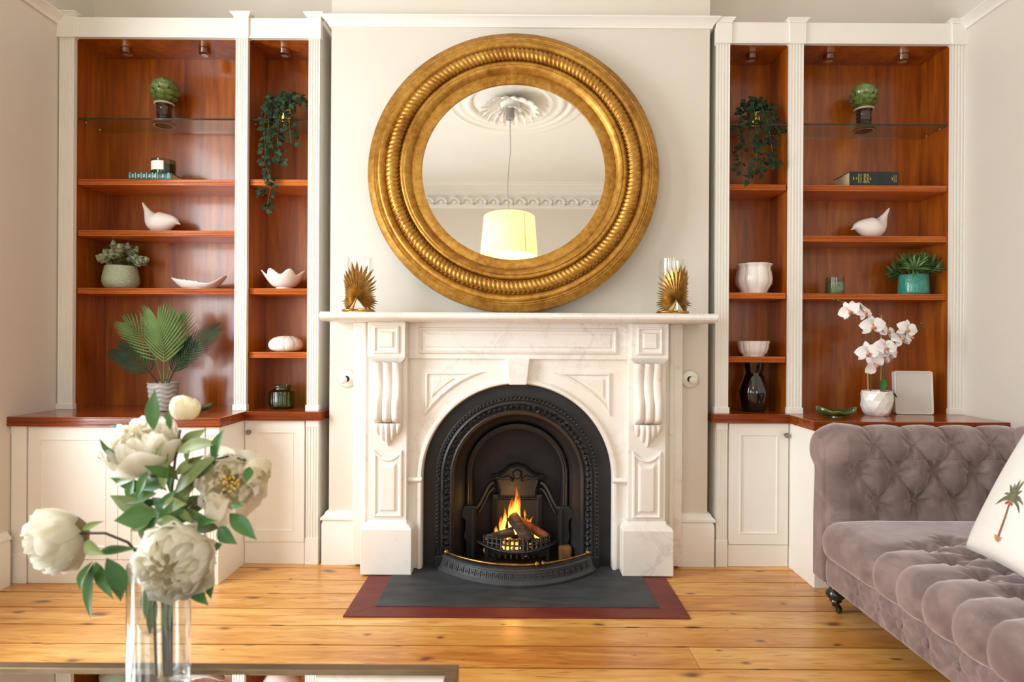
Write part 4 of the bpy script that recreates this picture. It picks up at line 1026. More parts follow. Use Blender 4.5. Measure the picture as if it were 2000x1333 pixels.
# leaf-shaped white dish
p = shelf_at('left', 0, 3, 389, YM-0.02); t = thing('leaf_dish', 'long white leaf-shaped dish with a scalloped edge beside the eucalyptus pot', 'dish', p)
def ldish(i, j):
    a = 2*PI*i/72; q = j/8
    ex = 0.136*(1+0.03*math.cos(a)); ey = 0.075
    rim = 0.050+0.010*math.cos(2*a)+0.012*max(0, math.cos(a))**4 - 0.020*math.exp(-((a-5.35)/0.45)**2) + (0.0025*math.sin(30*a) if PI*0.5 < a < PI*1.6 else 0)
    k_ = 0.45+0.55*q
    return (ex*math.cos(a)*k_, ey*math.sin(a)*k_*(1-0.12*math.cos(a)), rim*q**1.7+0.002)
mb = MB(); mb.grid(ldish, 72, 9, cu=True); mb.f.append(tuple(range(72))); mb.build('bowl', M['white'], t, smooth=60, solid=0.004, rel=False)
MB().lathe([(0.05,0),(0.052,0.004),(0.0,0.004)], 32).build('foot', M['white'], t, rel=False)

# wavy bowl
p = shelf_at('left', 1, 2, 556, YM-0.03); t = thing('wavy_bowl', 'white ceramic bowl with a deeply waved rim', 'bowl', p)
def wav(i, j):
    a = 2*PI*i/96; q = j/10; r = 0.040+0.060*q**0.8+0.010*q**3*math.cos(7*a+0.5)
    return (r*math.cos(a), r*math.sin(a), 0.012+0.072*q**1.35+0.013*q**3*math.cos(7*a+0.5))
mb = MB(); mb.grid(wav, 96, 11, cu=True); mb.f.append(tuple(range(96))); mb.build('bowl', M['white'], t, smooth=60, solid=0.004, rel=False)
MB().lathe([(0.037,0),(0.040,0.003),(0.040,0.012),(0.0,0.012)], 40).build('foot', M['white'], t, smooth=40, rel=False)

# sea urchin
p = shelf_at('left', 1, 3, 560, YM-0.03); t = thing('sea_urchin_ornament', 'white ribbed sea urchin shell ornament', 'ornament', p)
def urch(th, r, z): return (r*(1-0.035*abs(math.cos(5*th))**8-0.008*math.sin(40*th)), z)
mb = MB(); mb.lathe([(0.045,0.0)]+[(0.083*math.cos(-0.55+i*0.133)**0.85 if -0.55+i*0.133 < PI/2 else 0.0, 0.035+0.046*math.sin(-0.55+i*0.133)) for i in range(16)]+[(0.008,0.081)], 120, mod=urch)
mb.build('shell', plain('white bisque', S(238,228,216), 0.5, bmp=(170, 0.5, 0.003)), t, smooth=70, rel=False)
dots = MB()
for i in range(10):
    for j in range(9):
        for o_ in (-0.09, 0.0, 0.09):
            e_ = -0.2+j*0.17; a = 2*PI*(i+0.5)/10+o_; r = 0.0822*math.cos(e_)**0.85
            dots.ball((r*math.cos(a), r*math.sin(a), 0.035+0.046*math.sin(e_)), 0.0018, 4)
dots.build('studs', M['matte'], t, rel=False)

# green glass jar on the left worktop
p = Vector((P(551, 790, NF+0.13).x, NF+0.13, ZCT)); t = thing('green_glass_jar', 'squat fluted green glass jar on the left worktop', 'jar', p)
def fluted(n_, d): return lambda th, r, z: (r*(1-d*abs(math.sin(n_*th/2))**2), z)
M['bottle_green'] = thin_glass('bottle green glass', (0.64,0.76,0.60), 0.0, 1.2)
MB().lathe([(0.0,0.004),(0.058,0.004),(0.064,0.008),(0.066,0.018),(0.066,0.084),(0.062,0.090),(0.046,0.096),(0.043,0.104),(0.045,0.110),(0.050,0.112),(0.050,0.118),(0.045,0.120),(0.041,0.118),(0.039,0.104),(0.043,0.094),(0.058,0.088),(0.062,0.082),(0.062,0.014),(0.0,0.012)], 80, mod=fluted(20, 0.05)).build('jar', M['bottle_green'], t, smooth=50, rel=False)
MB().lathe([(0.0,0.0),(0.050,0.0),(0.058,0.004),(0.0,0.004)], 40).build('base', M['bottle_green'], t, rel=False)

# potted palm on the left worktop
py_ = 3.02; p = Vector((P(319, 790, py_).x, py_, ZCT)); t = thing('potted_palm', 'small palm in a grey wave-textured pot on the left worktop', 'potted plant', p)
def waves(th, r, z): return (r*(1+0.035*math.sin(z*2*PI/0.022+1.4*math.sin(6*th))), z)
MB().lathe([(0.0,0.0),(0.052,0.0)]+[(0.056+0.014*i/40, 0.002+0.132*i/40) for i in range(41)]+[(0.072,0.138),(0.068,0.138),(0.066,0.122),(0.0,0.12)], 72, mod=lambda th, r, z: waves(th, r, z) if 0.004 < z < 0.128 and r > 0.05 else (r, z)).build('pot', plain('grey stone glaze', S(176,170,164), 0.5, c2=S(160,154,148), nscale=20), t, smooth=60, rel=False)
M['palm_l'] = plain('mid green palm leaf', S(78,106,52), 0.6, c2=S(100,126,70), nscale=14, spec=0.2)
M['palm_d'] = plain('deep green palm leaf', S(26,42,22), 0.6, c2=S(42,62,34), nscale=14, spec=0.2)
def frond(par, base, tip, sag, W, n_, mat, face, seed):
    """base -> tip with leaflets in a plane whose normal is near `face`"""
    rg = random.Random(seed); b0, b1 = Vector(base), Vector(tip); ctrl = b0.lerp(b1, 0.5)+Vector(sag)
    def pt(q): return b0*(1-q)**2+ctrl*2*q*(1-q)+b1*q*q
    mb = MB(); mb.tube([pt(i/14) for i in range(15)], [0.0034-0.0024*i/14 for i in range(15)], 6)
    for i in range(n_):
        q = 0.30+0.70*(i+0.5)/n_; c = pt(q); d = (pt(min(1, q+0.02))-pt(q-0.02)).normalized()
        sd_ = d.cross(Vector(face)).normalized(); nn = sd_.cross(d).normalized()
        if nn.dot(Vector(face)) < 0: nn = -nn
        u = (q-0.30)/0.70
        L = W*(math.sin(PI*(0.22+0.70*u))**0.7)*rg.uniform(0.93, 1.06); ang = 1.0-0.62*u
        for s in (-1, 1):
            dd = (d*math.cos(ang)+sd_*s*math.sin(ang)).normalized(); wv = dd.cross(nn).normalized()
            m_ = 5; ring = []
            for k_ in range(m_+1):
                f_ = k_/m_; wd = 0.0046*math.sin(PI*min(1, f_*0.86+0.12))**0.8 if k_ < m_ else 0.0002
                cc = c+dd*(L*f_)+d*(0.25*L*f_*f_)-nn*(0.10*L*f_*f_)+Vector((0,0,-0.06*L*f_*f_))
                ring.append((cc+wv*wd, cc+nn*wd*0.5, cc-wv*wd))
            mb.grid(lambda a_, b_: ring[b_][a_], 3, m_+1)
    return mb.build('frond', mat, par, smooth=180, rel=False, fix=False)
frond(t, (0.0,0,0.12), (-0.014,-0.03,0.445), (0.012,0.03,0.03), 0.155, 15, M['palm_l'], (0,-1,0.15), 1)
frond(t, (-0.01,0.01,0.12), (-0.205,0.03,0.43), (0.06,0,0.06), 0.12, 13, M['palm_l'], (0.2,-1,0.4), 2)
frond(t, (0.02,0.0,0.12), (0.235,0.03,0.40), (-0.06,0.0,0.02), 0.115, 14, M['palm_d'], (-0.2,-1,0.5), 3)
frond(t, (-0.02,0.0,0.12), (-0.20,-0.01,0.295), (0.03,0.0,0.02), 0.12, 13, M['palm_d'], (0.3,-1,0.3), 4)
frond(t, (0.0,0.02,0.12), (0.035,0.06,0.45), (0.0,0.03,0.03), 0.13, 13, M['palm_l'], (-0.1,-1,0.2), 5)
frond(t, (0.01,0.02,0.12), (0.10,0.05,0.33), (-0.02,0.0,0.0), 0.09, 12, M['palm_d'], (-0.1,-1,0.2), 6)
MB().lathe([(0.067,0.121),(0.0,0.124)], 24, cap=False).build('soil', plain('potting soil', S(48,38,30), 0.9), t, rel=False)

# green leaf dishes on the worktops
M['leafglaze'] = ceramic('glossy leaf green glaze', S(52,76,34), 0.12, 0.6, c2=S(74,98,46), nscale=10)
def leafdish(loc, rz, L, lab):
    t = thing('green_leaf_dish', lab, 'dish', loc, rz, group='green leaf dishes')
    def fn(i, j):
        u = i/24; s = j/8*2-1; wd = 0.5*L*0.78*math.sin(PI*u**0.85)**0.75 if 0 < u < 1 else 0.001
        return (L*(u-0.5), s*wd, 0.003+0.027*abs(s)**2.2*(1-0.2*u)+0.020*abs(2*u-1)**3+0.0025*math.sin(PI*s*6+u*20)*abs(s))
    MB().grid(fn, 25, 9).build('leaf_bowl', M['leafglaze'], t, smooth=180, solid=0.004, rel=False)
    MB().tube([(L*(u/12-0.5), 0, 0.006+0.020*abs(2*u/12-1)**3) for u in range(13)], 0.0018, 6).build('midrib', M['leafglaze'], t, smooth=180, rel=False)
    MB().lathe([(0.03,0.0),(0.03,0.003),(0.0,0.003)], 20).build('foot', M['leafglaze'], t, rel=False)
    MB().tube([fn(0+i, 8) for i in range(25)]+[fn(24-i, 0) for i in range(1, 25)], 0.0016, 5).build('rim', plain('pale rim glaze', S(128,140,84), 0.2), t, smooth=180, rel=False)
q = P(380, 800, 2.95); leafdish((q.x, 2.95, ZCT), 0.15, 0.15, 'green leaf-shaped dish behind the peony bud, left worktop')
q = P(1633, 812, 2.93); leafdish((q.x, 2.93, ZCT), -0.05, 0.185, 'green leaf-shaped dish beside the orchid, right worktop')

# trailing vines in gold pots
vl = leaf_mesh('ivy', 0.034, 0.024, M['darkleaf'], 4, 0.5, 0.25, pw=0.75, cols=2)
vl_v = [v.co.copy() for v in vl.vertices]; vl_f = [tuple(q.vertices) for q in vl.polygons]
def vine(sd, bay, px, pot_r, pot_h, trails, lab, seed):
    rg = random.Random(seed); p = shelf_at(sd, bay, 0, px, YM-0.045); t = thing('trailing_vine', lab, 'potted plant', p, group='trailing vines in gold pots')
    MB().lathe([(0.0,0.0),(pot_r*0.86,0.0),(pot_r*0.9,0.004),(pot_r,pot_h),(pot_r*0.94,pot_h),(pot_r*0.9,pot_h*0.85),(0.0,pot_h*0.8)], 32).build('pot', M['palegold'], t, smooth=50, rel=False)
    for pts, n_ in trails:
        pts = [Vector(a) for a in pts]; mb = MB(); st = MB()
        def at(q):
            q *= len(pts)-1; i = min(int(q), len(pts)-2); f_ = q-i; f_ = f_*f_*(3-2*f_)*0.5+f_*0.5; return pts[i].lerp(pts[i+1], f_)
        st.tube([at(i/16) for i in range(17)], 0.0014, 5)
        n_ = int(n_*1.6)
        for i in range(n_):
            q = (i+rg.random())/n_; c = at(q)+Vector((rg.uniform(-.012,.012), rg.uniform(-.01,.01), rg.uniform(-.01,.01))); a = rg.uniform(-PI, PI)
            dirv = Vector((math.cos(a), math.sin(a)*0.8-0.25, rg.uniform(-0.9, 0.35))).normalized()
            Q = frame_to(Vector((rg.uniform(-.5,.5), -1, rg.uniform(-0.2, 0.9))), (0.2,0,1)); nn = Q @ Vector((0,0,1)); dd = (dirv-nn*dirv.dot(nn)).normalized(); yv = nn.cross(dd)
            Mx = Matrix.Translation(c+dd*0.006) @ Matrix((dd, yv, nn)).transposed().to_4x4() @ Matrix.Scale(rg.uniform(0.65, 1.1), 4)
            mb.add([Mx @ v for v in vl_v], vl_f)
        s_ = st.build('vine_trail', M['stem'], t, smooth=180, rel=False); o_ = mb.build('foliage', M['darkleaf'], s_, smooth=180, rel=False, fix=False); o_['kind'] = 'stuff'
ph = 0.085
vine('left', 1, 559, 0.036, ph, [
    ([(0,0,ph),(-0.05,-0.02,0.12),(-0.085,-0.04,0.09),(-0.09,-0.06,-0.02),(-0.085,-0.06,-0.16)], 34),
    ([(0,0,ph),(-0.02,-0.03,0.12),(-0.05,-0.07,0.06),(-0.06,-0.095,-0.08),(-0.07,-0.10,-0.22),(-0.035,-0.10,-0.33),(-0.06,-0.10,-0.46)], 54),
    ([(0,0,ph),(0.01,-0.05,0.10),(0.0,-0.09,0.02),(-0.01,-0.095,-0.10),(0.0,-0.095,-0.20),(0.02,-0.095,-0.23)], 46),
    ([(0,0,ph),(0.04,-0.01,0.13),(0.08,-0.02,0.13),(0.105,-0.03,0.08)], 20),
    ([(0,0,ph),(0.03,-0.03,0.12),(0.045,-0.09,0.04),(0.05,-0.095,-0.06),(0.06,-0.095,-0.13)], 24),
    ([(0,0,ph),(-0.04,0.0,0.125),(-0.01,-0.02,0.145),(0.03,0.0,0.135)], 26),
    ([(-0.05,-0.10,-0.32),(-0.085,-0.11,-0.37),(-0.105,-0.11,-0.39)], 6)], 'ivy trailing far down from the glass shelf left of the mirror', 21)
vine('right', 0, 1472, 0.036, ph, [
    ([(0,0,ph),(-0.04,-0.02,0.12),(-0.075,-0.04,0.08),(-0.09,-0.05,0.0),(-0.10,-0.06,-0.10),(-0.09,-0.06,-0.24)], 40),
    ([(0,0,ph),(-0.02,-0.045,0.10),(-0.03,-0.095,0.0),(-0.02,-0.10,-0.10),(-0.03,-0.10,-0.22),(-0.055,-0.10,-0.28)], 44),
    ([(0,0,ph),(0.03,-0.02,0.13),(0.075,-0.03,0.10),(0.085,-0.05,0.03),(0.10,-0.06,-0.04)], 32),
    ([(0,0,ph),(0.02,-0.05,0.09),(0.03,-0.095,0.0),(0.045,-0.10,-0.10),(0.06,-0.10,-0.20),(0.075,-0.10,-0.21)], 40),
    ([(0,0,ph),(0.0,-0.01,0.145),(0.02,0.0,0.15),(0.05,0.0,0.13)], 18),
    ([(-0.01,-0.10,-0.10),(0.0,-0.10,-0.18),(0.01,-0.10,-0.26)], 14)], 'bushy ivy in a gold pot on the glass shelf right of the mirror', 22)

# white ribbed pot and bowl
p = shelf_at('right', 0, 2, 1473, YM-0.02); t = thing('ribbed_pot', 'tall white lobed pot on the narrow shelf above the ribbed bowl', 'pot', p)
MB().lathe([(0.0,0.0),(0.062,0.0),(0.064,0.008),(0.072,0.024),(0.088,0.050),(0.091,0.075),(0.087,0.105),(0.081,0.125),(0.083,0.138),(0.091,0.148),(0.089,0.152),(0.080,0.146),(0.075,0.125),(0.084,0.075),(0.0,0.03)], 96, mod=lambda th, r, z: (r*(1-(0.085 if 0.01 < z else 0.02)*(1-abs(math.sin(4*th+0.4))**0.55)), z)).build('pot', M['white'], t, smooth=50, rel=False)
p = shelf_at('right', 0, 3, 1473, YM-0.02); t = thing('ribbed_bowl', 'small white ribbed bowl on the narrow shelf above the black vase', 'bowl', p)
MB().lathe([(0.0,0.0),(0.052,0.0),(0.052,0.006),(0.066,0.018),(0.074,0.040),(0.077,0.062),(0.081,0.074),(0.082,0.078),(0.077,0.077),(0.072,0.06),(0.062,0.022),(0.0,0.012)], 120, mod=lambda th, r, z: (r*(1-0.06*(1-abs(math.sin(7*th))**0.6)*(1 if 0.008 < z < 0.075 else 0.2)), z)).build('bowl', M['white'], t, smooth=50, rel=False)

# black glass vase
p = Vector((P(1472, 800, NF+0.13).x, NF+0.13, ZCT)); t = thing('smoked_glass_vase', 'black smoked glass vase with angular waist on the right worktop', 'vase', p)
M['smoke'] = thin_glass('smoked black glass', (0.10,0.085,0.075), 0.0, 2.0)
MB().lathe([(0.0,0.0),(0.048,0.0),(0.056,0.004),(0.064,0.02),(0.076,0.095),(0.076,0.104),(0.048,0.180),(0.044,0.186),(0.040,0.196),(0.044,0.206),(0.052,0.250),(0.050,0.252),(0.042,0.21),(0.038,0.196),(0.044,0.176),(0.070,0.100),(0.058,0.02),(0.0,0.01)], 48).build('vase_body', M['smoke'], t, smooth=35, rel=False)

# candle and spiky plant
candle(shelf_at('right', 1, 3, 1631, YM-0.02), 0.045, 0.088, 'plain sage green glass candle standing alone on the right shelf', False)
p = shelf_at('right', 1, 3, 1785, YM-0.02); t = thing('potted_succulent', 'turquoise pot with a spiky green plant on the right shelf', 'potted plant', p)
MB().lathe([(0.0,0.0),(0.064,0.0),(0.069,0.004),(0.071,0.012),(0.070,0.050),(0.067,0.100),(0.065,0.104),(0.062,0.102),(0.062,0.09),(0.0,0.088)], 48).build('pot', plain('turquoise crackle glaze', S(38,124,108), 0.28, c2=S(56,146,126), nscale=30, bmp=(60, 0.8, 0.005), coat=0.4), t, smooth=50, rel=False)
M['spike'] = plain('grass green leaf', S(72,108,54), 0.5, c2=S(112,146,84), nscale=20, rand=True)
sp_me = leaf_mesh('spike', 0.078, 0.010, M['spike'], 4, 0.25, 0.5, cols=2); rg = random.Random(4); sv = [v.co.copy() for v in sp_me.vertices]; sf = [tuple(q.vertices) for q in sp_me.polygons]
for k_ in range(30):
    a = rg.uniform(0, 2*PI); r = 0.108*math.sqrt(rg.random()); tip = Vector((r*math.cos(a)*1.1, r*math.sin(a)*0.8, 0.115+0.045*(1-(r/0.095)**2)+rg.uniform(0,0.02))); base = Vector((tip.x*0.35, tip.y*0.35, 0.085))
    s_ = MB().tube([base, base.lerp(tip, .5)+Vector((0,0,.01)), tip], 0.0016, 5).build('sprig', M['stem'], t, rel=False)
    d = (tip-base).normalized(); Q = frame_to(d); mb = MB()
    for j in range(12):
        Mx = Matrix.Translation(tip-d*0.012*(1-j/12)) @ Q.to_4x4() @ Matrix.Rotation(2.4*j, 4, 'Z') @ Matrix.Rotation(-0.15-0.10*j, 4, 'Y') @ Matrix.Scale(rg.uniform(0.7, 1.0), 4)
        mb.add([Mx @ v for v in sv], sf)
    mb.build('rosette', M['spike'], s_, smooth=180, rel=False, fix=False)

# orchid
p = Vector((P(1711, 800, 3.0).x, 2.995, ZCT)); t = thing('potted_orchid', 'white moth orchid in a faceted white pot on the right worktop', 'potted plant', p)
rg = random.Random(9)
prof = [(0.050,0.0),(0.062,0.018),(0.069,0.045),(0.070,0.075),(0.068,0.105),(0.067,0.120)]
n_ = 12; jit = {(i, j): rg.uniform(-0.0035, 0.0035) for i in range(n_) for j in range(1, 5)}
mb = MB()
def opot(i, j):
    a = 2*PI*(i+0.5*(j % 2))/n_; r = prof[j][0]+jit.get((i, j), 0); return (r*math.cos(a), r*math.sin(a), prof[j][1])
vs_ = [opot(i, j) for j in range(6) for i in range(n_)]; fs_ = [tuple(range(n_-1, -1, -1))]
for j in range(5):
    for i in range(n_):
        a, b = j*n_+i, j*n_+(i+1) % n_; c, d = (j+1)*n_+i, (j+1)*n_+(i+1) % n_
        fs_ += [(a, b, c), (b, d, c)] if j % 2 == 0 else [(a, b, d), (a, d, c)]
mb.add(vs_, fs_); mb.lathe([(0.067,0.120),(0.062,0.120),(0.060,0.10),(0.0,0.10)], 24, cap=False); mb.build('pot', M['white'], t, rel=False, bev=0.002)
M['moss'] = plain('pebbles', S(190,180,164), 0.8, c2=S(120,110,96), nscale=60)
MB().lathe([(0.061,0.108),(0.0,0.113)], 24, cap=False).build('pebbles', M['moss'], t, rel=False)
M['petal'] = plain('white orchid petal', S(246,242,240), 0.6, c2=S(238,230,228), nscale=12, sheen=0.2)
M['lip'] = plain('orchid lip', S(214,160,110), 0.5, c2=S(190,110,96), nscale=60)
M['cane'] = plain('bamboo cane', S(186,140,96), 0.6); M['orleaf'] = plain('orchid leaf', S(34,92,24), 0.35, c2=S(48,116,34), nscale=6)
M['orleafd'] = plain('dark orchid leaf', S(26,30,18), 0.4, c2=S(40,44,26), nscale=6)
pet_me = leaf_mesh('petal_round', 0.046, 0.052, M['petal'], 7, 0.35, 0.12, pw=0.62, wav=0.002)
sep_me = leaf_mesh('petal_long', 0.042, 0.026, M['petal'], 7, 0.3, 0.12, pw=0.8)
K = 1200/2.97
def oz(px, py, dy=0.0): return Vector(((px-1711)/K, dy, (818-py)/K-0.003))
MB().tube([oz(1694,816),oz(1694,768),oz(1692,690)], 0.003, 6).build('cane', M['cane'], t, rel=False)
MB().tube([oz(1723,812,0.02),oz(1724,720,0.02),oz(1724,618,0.02)], 0.003, 6).build('cane', M['cane'], t, rel=False)
MB().tube([oz(1698,812,-0.005),oz(1698,740,-0.005),oz(1696,680,-0.01),oz(1690,640,-0.02),oz(1672,612,-0.03),oz(1648,598,-0.03),oz(1632,594,-0.03)], 0.0028, 6).build('stem', M['stem'], t, smooth=180, rel=False)
MB().tube([oz(1726,812,0.01),oz(1727,740,0.01),oz(1726,690,0.0),oz(1736,660,-0.01),oz(1758,648,-0.01),oz(1785,640,-0.01),oz(1798,644,-0.01)], 0.0028, 6).build('stem', M['stem'], t, smooth=180, rel=False)
def orchid(px, py, dy, face, roll, sc):
    d = Vector(face).normalized(); Q = frame_to(d) @ Matrix.Rotation(roll, 3, 'Z')
    c = oz(px, py, dy)
    f_ = MB().ball((0,0,0), 0.005, 8).build('flower', M['lip'], t, smooth=180, rel=False); f_.matrix_local = Matrix.Translation(c) @ Q.to_4x4() @ Matrix.Scale(sc*1.16, 4)
    for a in (PI/2, PI/2+2.2, PI/2-2.2): inst('sepal', sep_me, f_, Matrix.Rotation(a, 4, 'Z') @ Matrix.Rotation(0.05, 4, 'Y') @ Matrix.Translation((0.003,0,-0.002)))
    for a in (0.12, PI-0.12): inst('petal', pet_me, f_, Matrix.Rotation(a, 4, 'Z') @ Matrix.Rotation(-0.12, 4, 'Y') @ Matrix.Translation((0.003,0,0.002)))
    mb = MB(); mb.ball((0,-0.006,0.006), 0.006, 8, (1,1,1.4)); mb.ball((-0.006,-0.010,0.007), 0.004, 6); mb.ball((0.006,-0.010,0.007), 0.004, 6); mb.tube([(0,-0.008,0.006),(0,-0.016,0.011)], [0.003,0.001], 5)
    mb.build('lip', M['lip'], f_, smooth=180, rel=False)
for a in ((1645,612,-0.05,(-0.5,-1,-0.1),0.5,0.95),(1665,602,-0.035,(0.3,-0.6,0.9),-0.3,0.85),(1672,616,-0.055,(0.2,-0.8,0.6),0.3,0.9),(1688,641,-0.06,(-0.1,-1,0.05),0.1,1.12),(1722,652,-0.04,(0.4,-0.8,0.5),-0.5,1.0),(1757,647,-0.05,(0.1,-1,0.1),-0.3,1.0),(1747,666,-0.04,(0.2,-0.8,0.6),0.2,1.05),(1766,661,-0.03,(0.6,-0.7,0.4),0.4,0.9),
          (1679,692,-0.06,(-0.3,-1,0),0.15,1.05),(1711,683,-0.065,(0.0,-0.9,0.4),0.0,1.1),(1725,690,-0.05,(0.5,-0.9,0.1),-0.2,1.05),(1692,716,-0.06,(0.1,-1,-0.2),0.9,1.05),(1715,706,-0.045,(0.4,-0.8,-0.3),0.4,0.9)): orchid(*a)
for (x, y) in ((1628,592),(1638,596),(1620,590),(1778,640),(1790,636),(1796,644),(1783,650),(1672,676)):
    MB().ball(oz(x, y, -0.03), 0.0055, 8, (1,1,1.2)).build('flower_bud', M['stem'], t, smooth=180, rel=False)
ol = leaf_mesh('broad_leaf', 0.075, 0.032, M['orleaf'], 8, 0.3, 0.25, thick=0.0015); old = leaf_mesh('strap_leaf', 0.095, 0.030, M['orleafd'], 8, 1.2, 0.3, thick=0.0015)
inst('leaf', ol, t, TRS((0.015,-0.02,0.115), frame_to((-0.2,-1,0.25)) @ Matrix.Rotation(1.35, 3, 'Z')))
inst('leaf', old, t, TRS((0.02,0.0,0.112), (0,-0.3,0.1))); inst('leaf', old, t, TRS((-0.01,-0.02,0.112), (0,-0.05,2.9), 0.8)); inst('leaf', old, t, TRS((0.0,0.0,0.112), (0,-0.1,-2.0), 0.7))

# white plastic panel
p = Vector((P(1787, 806, 3.03).x, 3.045, ZCT)); t = thing('plastic_panel', 'white translucent plastic panel with rounded corners leaning behind the orchid', 'panel', p, -0.10)
def rrect(w_, h_, r, n=6):
    out = []
    for cx_, cz_, a0 in ((w_/2-r, r, -PI/2), (w_/2-r, h_-r, 0), (-w_/2+r, h_-r, PI/2), (-w_/2+r, r, PI)):
        out += [(cx_+r*math.cos(a0+PI/2*i/n), cz_+r*math.sin(a0+PI/2*i/n)) for i in range(n+1)]
    return out
wp = plain('white plastic', S(226,220,212), 0.35); gp = plain('pearly grey plastic', S(216,208,198), 0.3, c2=S(208,199,187), nscale=2, coat=0.3)
MB().poly(rrect(0.180,0.214,0.012), [(0,-0.016),(0.002,-0.018),(0.007,-0.018),(0.009,-0.014)], 0.010).build('casing', wp, t, rel=False, smooth=30)
MB().poly(rrect(0.161,0.195,0.008), [(0,-0.0146)], -0.012).build('front_sheet', gp, t, rel=False).location = (0,0,0.0095)
for c_ in list(t.children): c_.rotation_euler = (-0.07, 0, 0)
cb = MB().tube([(p.x+0.085,3.07,ZCT+0.028),(p.x+0.11,3.10,ZCT+0.030),(p.x+0.135,3.12,ZCT+0.030),(p.x+0.155,3.20,ZCT+0.02)], 0.0022, 6).build('power_cable', wp, t, smooth=180)

# gilded palm-leaf candle holders
M['oldgold'] = plain('antique gold metal', S(150,112,54), 0.38, 0.85, c2=S(196,156,84), nscale=40)
def holder(px, lab, seed):
    yy = 2.86; p = P(px, 600, yy); rg = random.Random(seed)
    t = thing('candle_holder', lab, 'candle holder', (p.x, yy, ZM), group='gold palm-leaf hurricane candle holders')
    MB().lathe([(0.0,0.014),(0.058,0.014),(0.060,0.018),(0.060,0.255),(0.057,0.255),(0.057,0.018),(0.0,0.017)], 48).build('glass_cylinder', M['glass'], t, smooth=50, rel=False)
    MB().lathe([(0.0,0.0),(0.072,0.0),(0.072,0.006),(0.066,0.012),(0.0,0.013)], 40).build('base', M['gilt'], t, smooth=40, rel=False)
    mb = MB(); hub = Vector((0.004, 0, 0.062))
    for k_ in range(37):
        a = PI/2+(k_-18)*0.142
        if abs(k_-18) > 17: continue
        c_, s_ = math.cos(a), math.sin(a)
        Lm = 0.165*(0.55+0.45*max(0, s_)**0.8) if s_ > 0 else 0.075+0.015*c_*c_
        if s_ > 0: Lm = min(Lm, 0.076/max(1e-3, abs(c_)))
        Lm *= rg.uniform(0.9, 1.03)
        for q in range(1):
            w0 = 0.0015; n_ = 8; ring = []
            for i in range(n_+1):
                f_ = i/n_; wm = 0.074*Lm*0.74; wd = (0.0008+wm*f_/0.74 if f_ < 0.74 else wm*((1-f_)/0.26)**0.8+0.0003)
                x = hub.x+c_*Lm*f_; z = hub.z+s_*Lm*f_
                yb = -math.sqrt(max(0.0, 0.068**2-min(abs(x), 0.067)**2))-0.006+0.030*max(0, abs(x)-0.045)/0.03*0.0
                px_, pz_ = -s_, c_
                ring.append(((x+px_*wd, yb+0.0015, z+pz_*wd), (x, yb-0.0012-wd*0.75, z), (x-px_*wd, yb+0.0015, z-pz_*wd), (x, yb+0.003, z)))
            mb.grid(lambda i, j: ring[j][i], 4, n_+1, cu=True)
    mb.build('palm_leaf', M['oldgold'], t, rel=False)
    MB().tube([(0.004,-0.077,0.064),(-0.006,-0.080,0.035),(-0.018,-0.074,0.006)], [0.004,0.005,0.006], 8).build('leaf_stalk', M['gilt'], t, smooth=180, rel=False)
    mb = MB(); [mb.tube([(s*0.012,-0.072,0.010),(s*0.045,-0.062,0.009),(s*0.07,-0.03,0.008)], 0.006, 8) for s in (-1, 1)]; mb.build('base_twig', M['gilt'], t, smooth=180, rel=False)
    return t
holder(703, 'gold palm-leaf candle holder with glass cylinder on the left end of the mantel', 1)
holder(1311, 'gold palm-leaf candle holder with glass cylinder on the right end of the mantel', 2)

# ------------------------------------------------------------------ velvet sofa
def velvet():
    m, nt, b = new_mat('mauve grey velvet'); v = coords(nt)
    n1 = noise(nt, v, 7, 4, 0.6, 1.0)
    nt.links.new(ramp(nt, n1, [(0.36, S(112,95,91)), (0.5, S(125,107,103)), (0.64, S(142,123,119))]), b.inputs['Base Color'])
    b.inputs['Roughness'].default_value = 0.75; b.inputs['Sheen Weight'].default_value = 1.0; b.inputs['Sheen Roughness'].default_value = 0.45; b.inputs['Sheen Tint'].default_value = rgba(S(236,220,222))
    b.inputs['Specular IOR Level'].default_value = 0.2
    bump(nt, b, noise(nt, v, 320, 2), 0.08, 0.001); return m
M['velvet'] = velvet()
def seg_d(Pn, a, b):
    a = np.array(a); b = np.array(b); d = b-a; L2 = (d*d).sum()
    t = np.clip(((Pn-a)@d)/L2, 0, 1); return np.linalg.norm(Pn-(a+t[:, None]*d), axis=1)
def tuft(Pn, btn, segs, Hh, wseg=0.028, wb=0.03, deep=0.022, seed=1, wr=0.0035):
    ds = np.full(len(Pn), 9.0)
    for a, b in segs: ds = np.minimum(ds, seg_d(Pn, a, b))
    out = Hh*(0.72*(1-np.exp(-(ds/(wseg*2.0))**1.6))+0.28*(1-np.exp(-ds/0.005)))
    rg = random.Random(seed)
    for a in btn:
        d = Pn-np.array(a); r = np.linalg.norm(d, axis=1); an = np.arctan2(d[:, 1], d[:, 0]); ph = rg.uniform(0, 6)
        out -= deep*np.exp(-(r/wb)**1.6)
        out += wr*np.sin(8*an+ph)*np.exp(-((r-0.042)/0.022)**2)
    return out
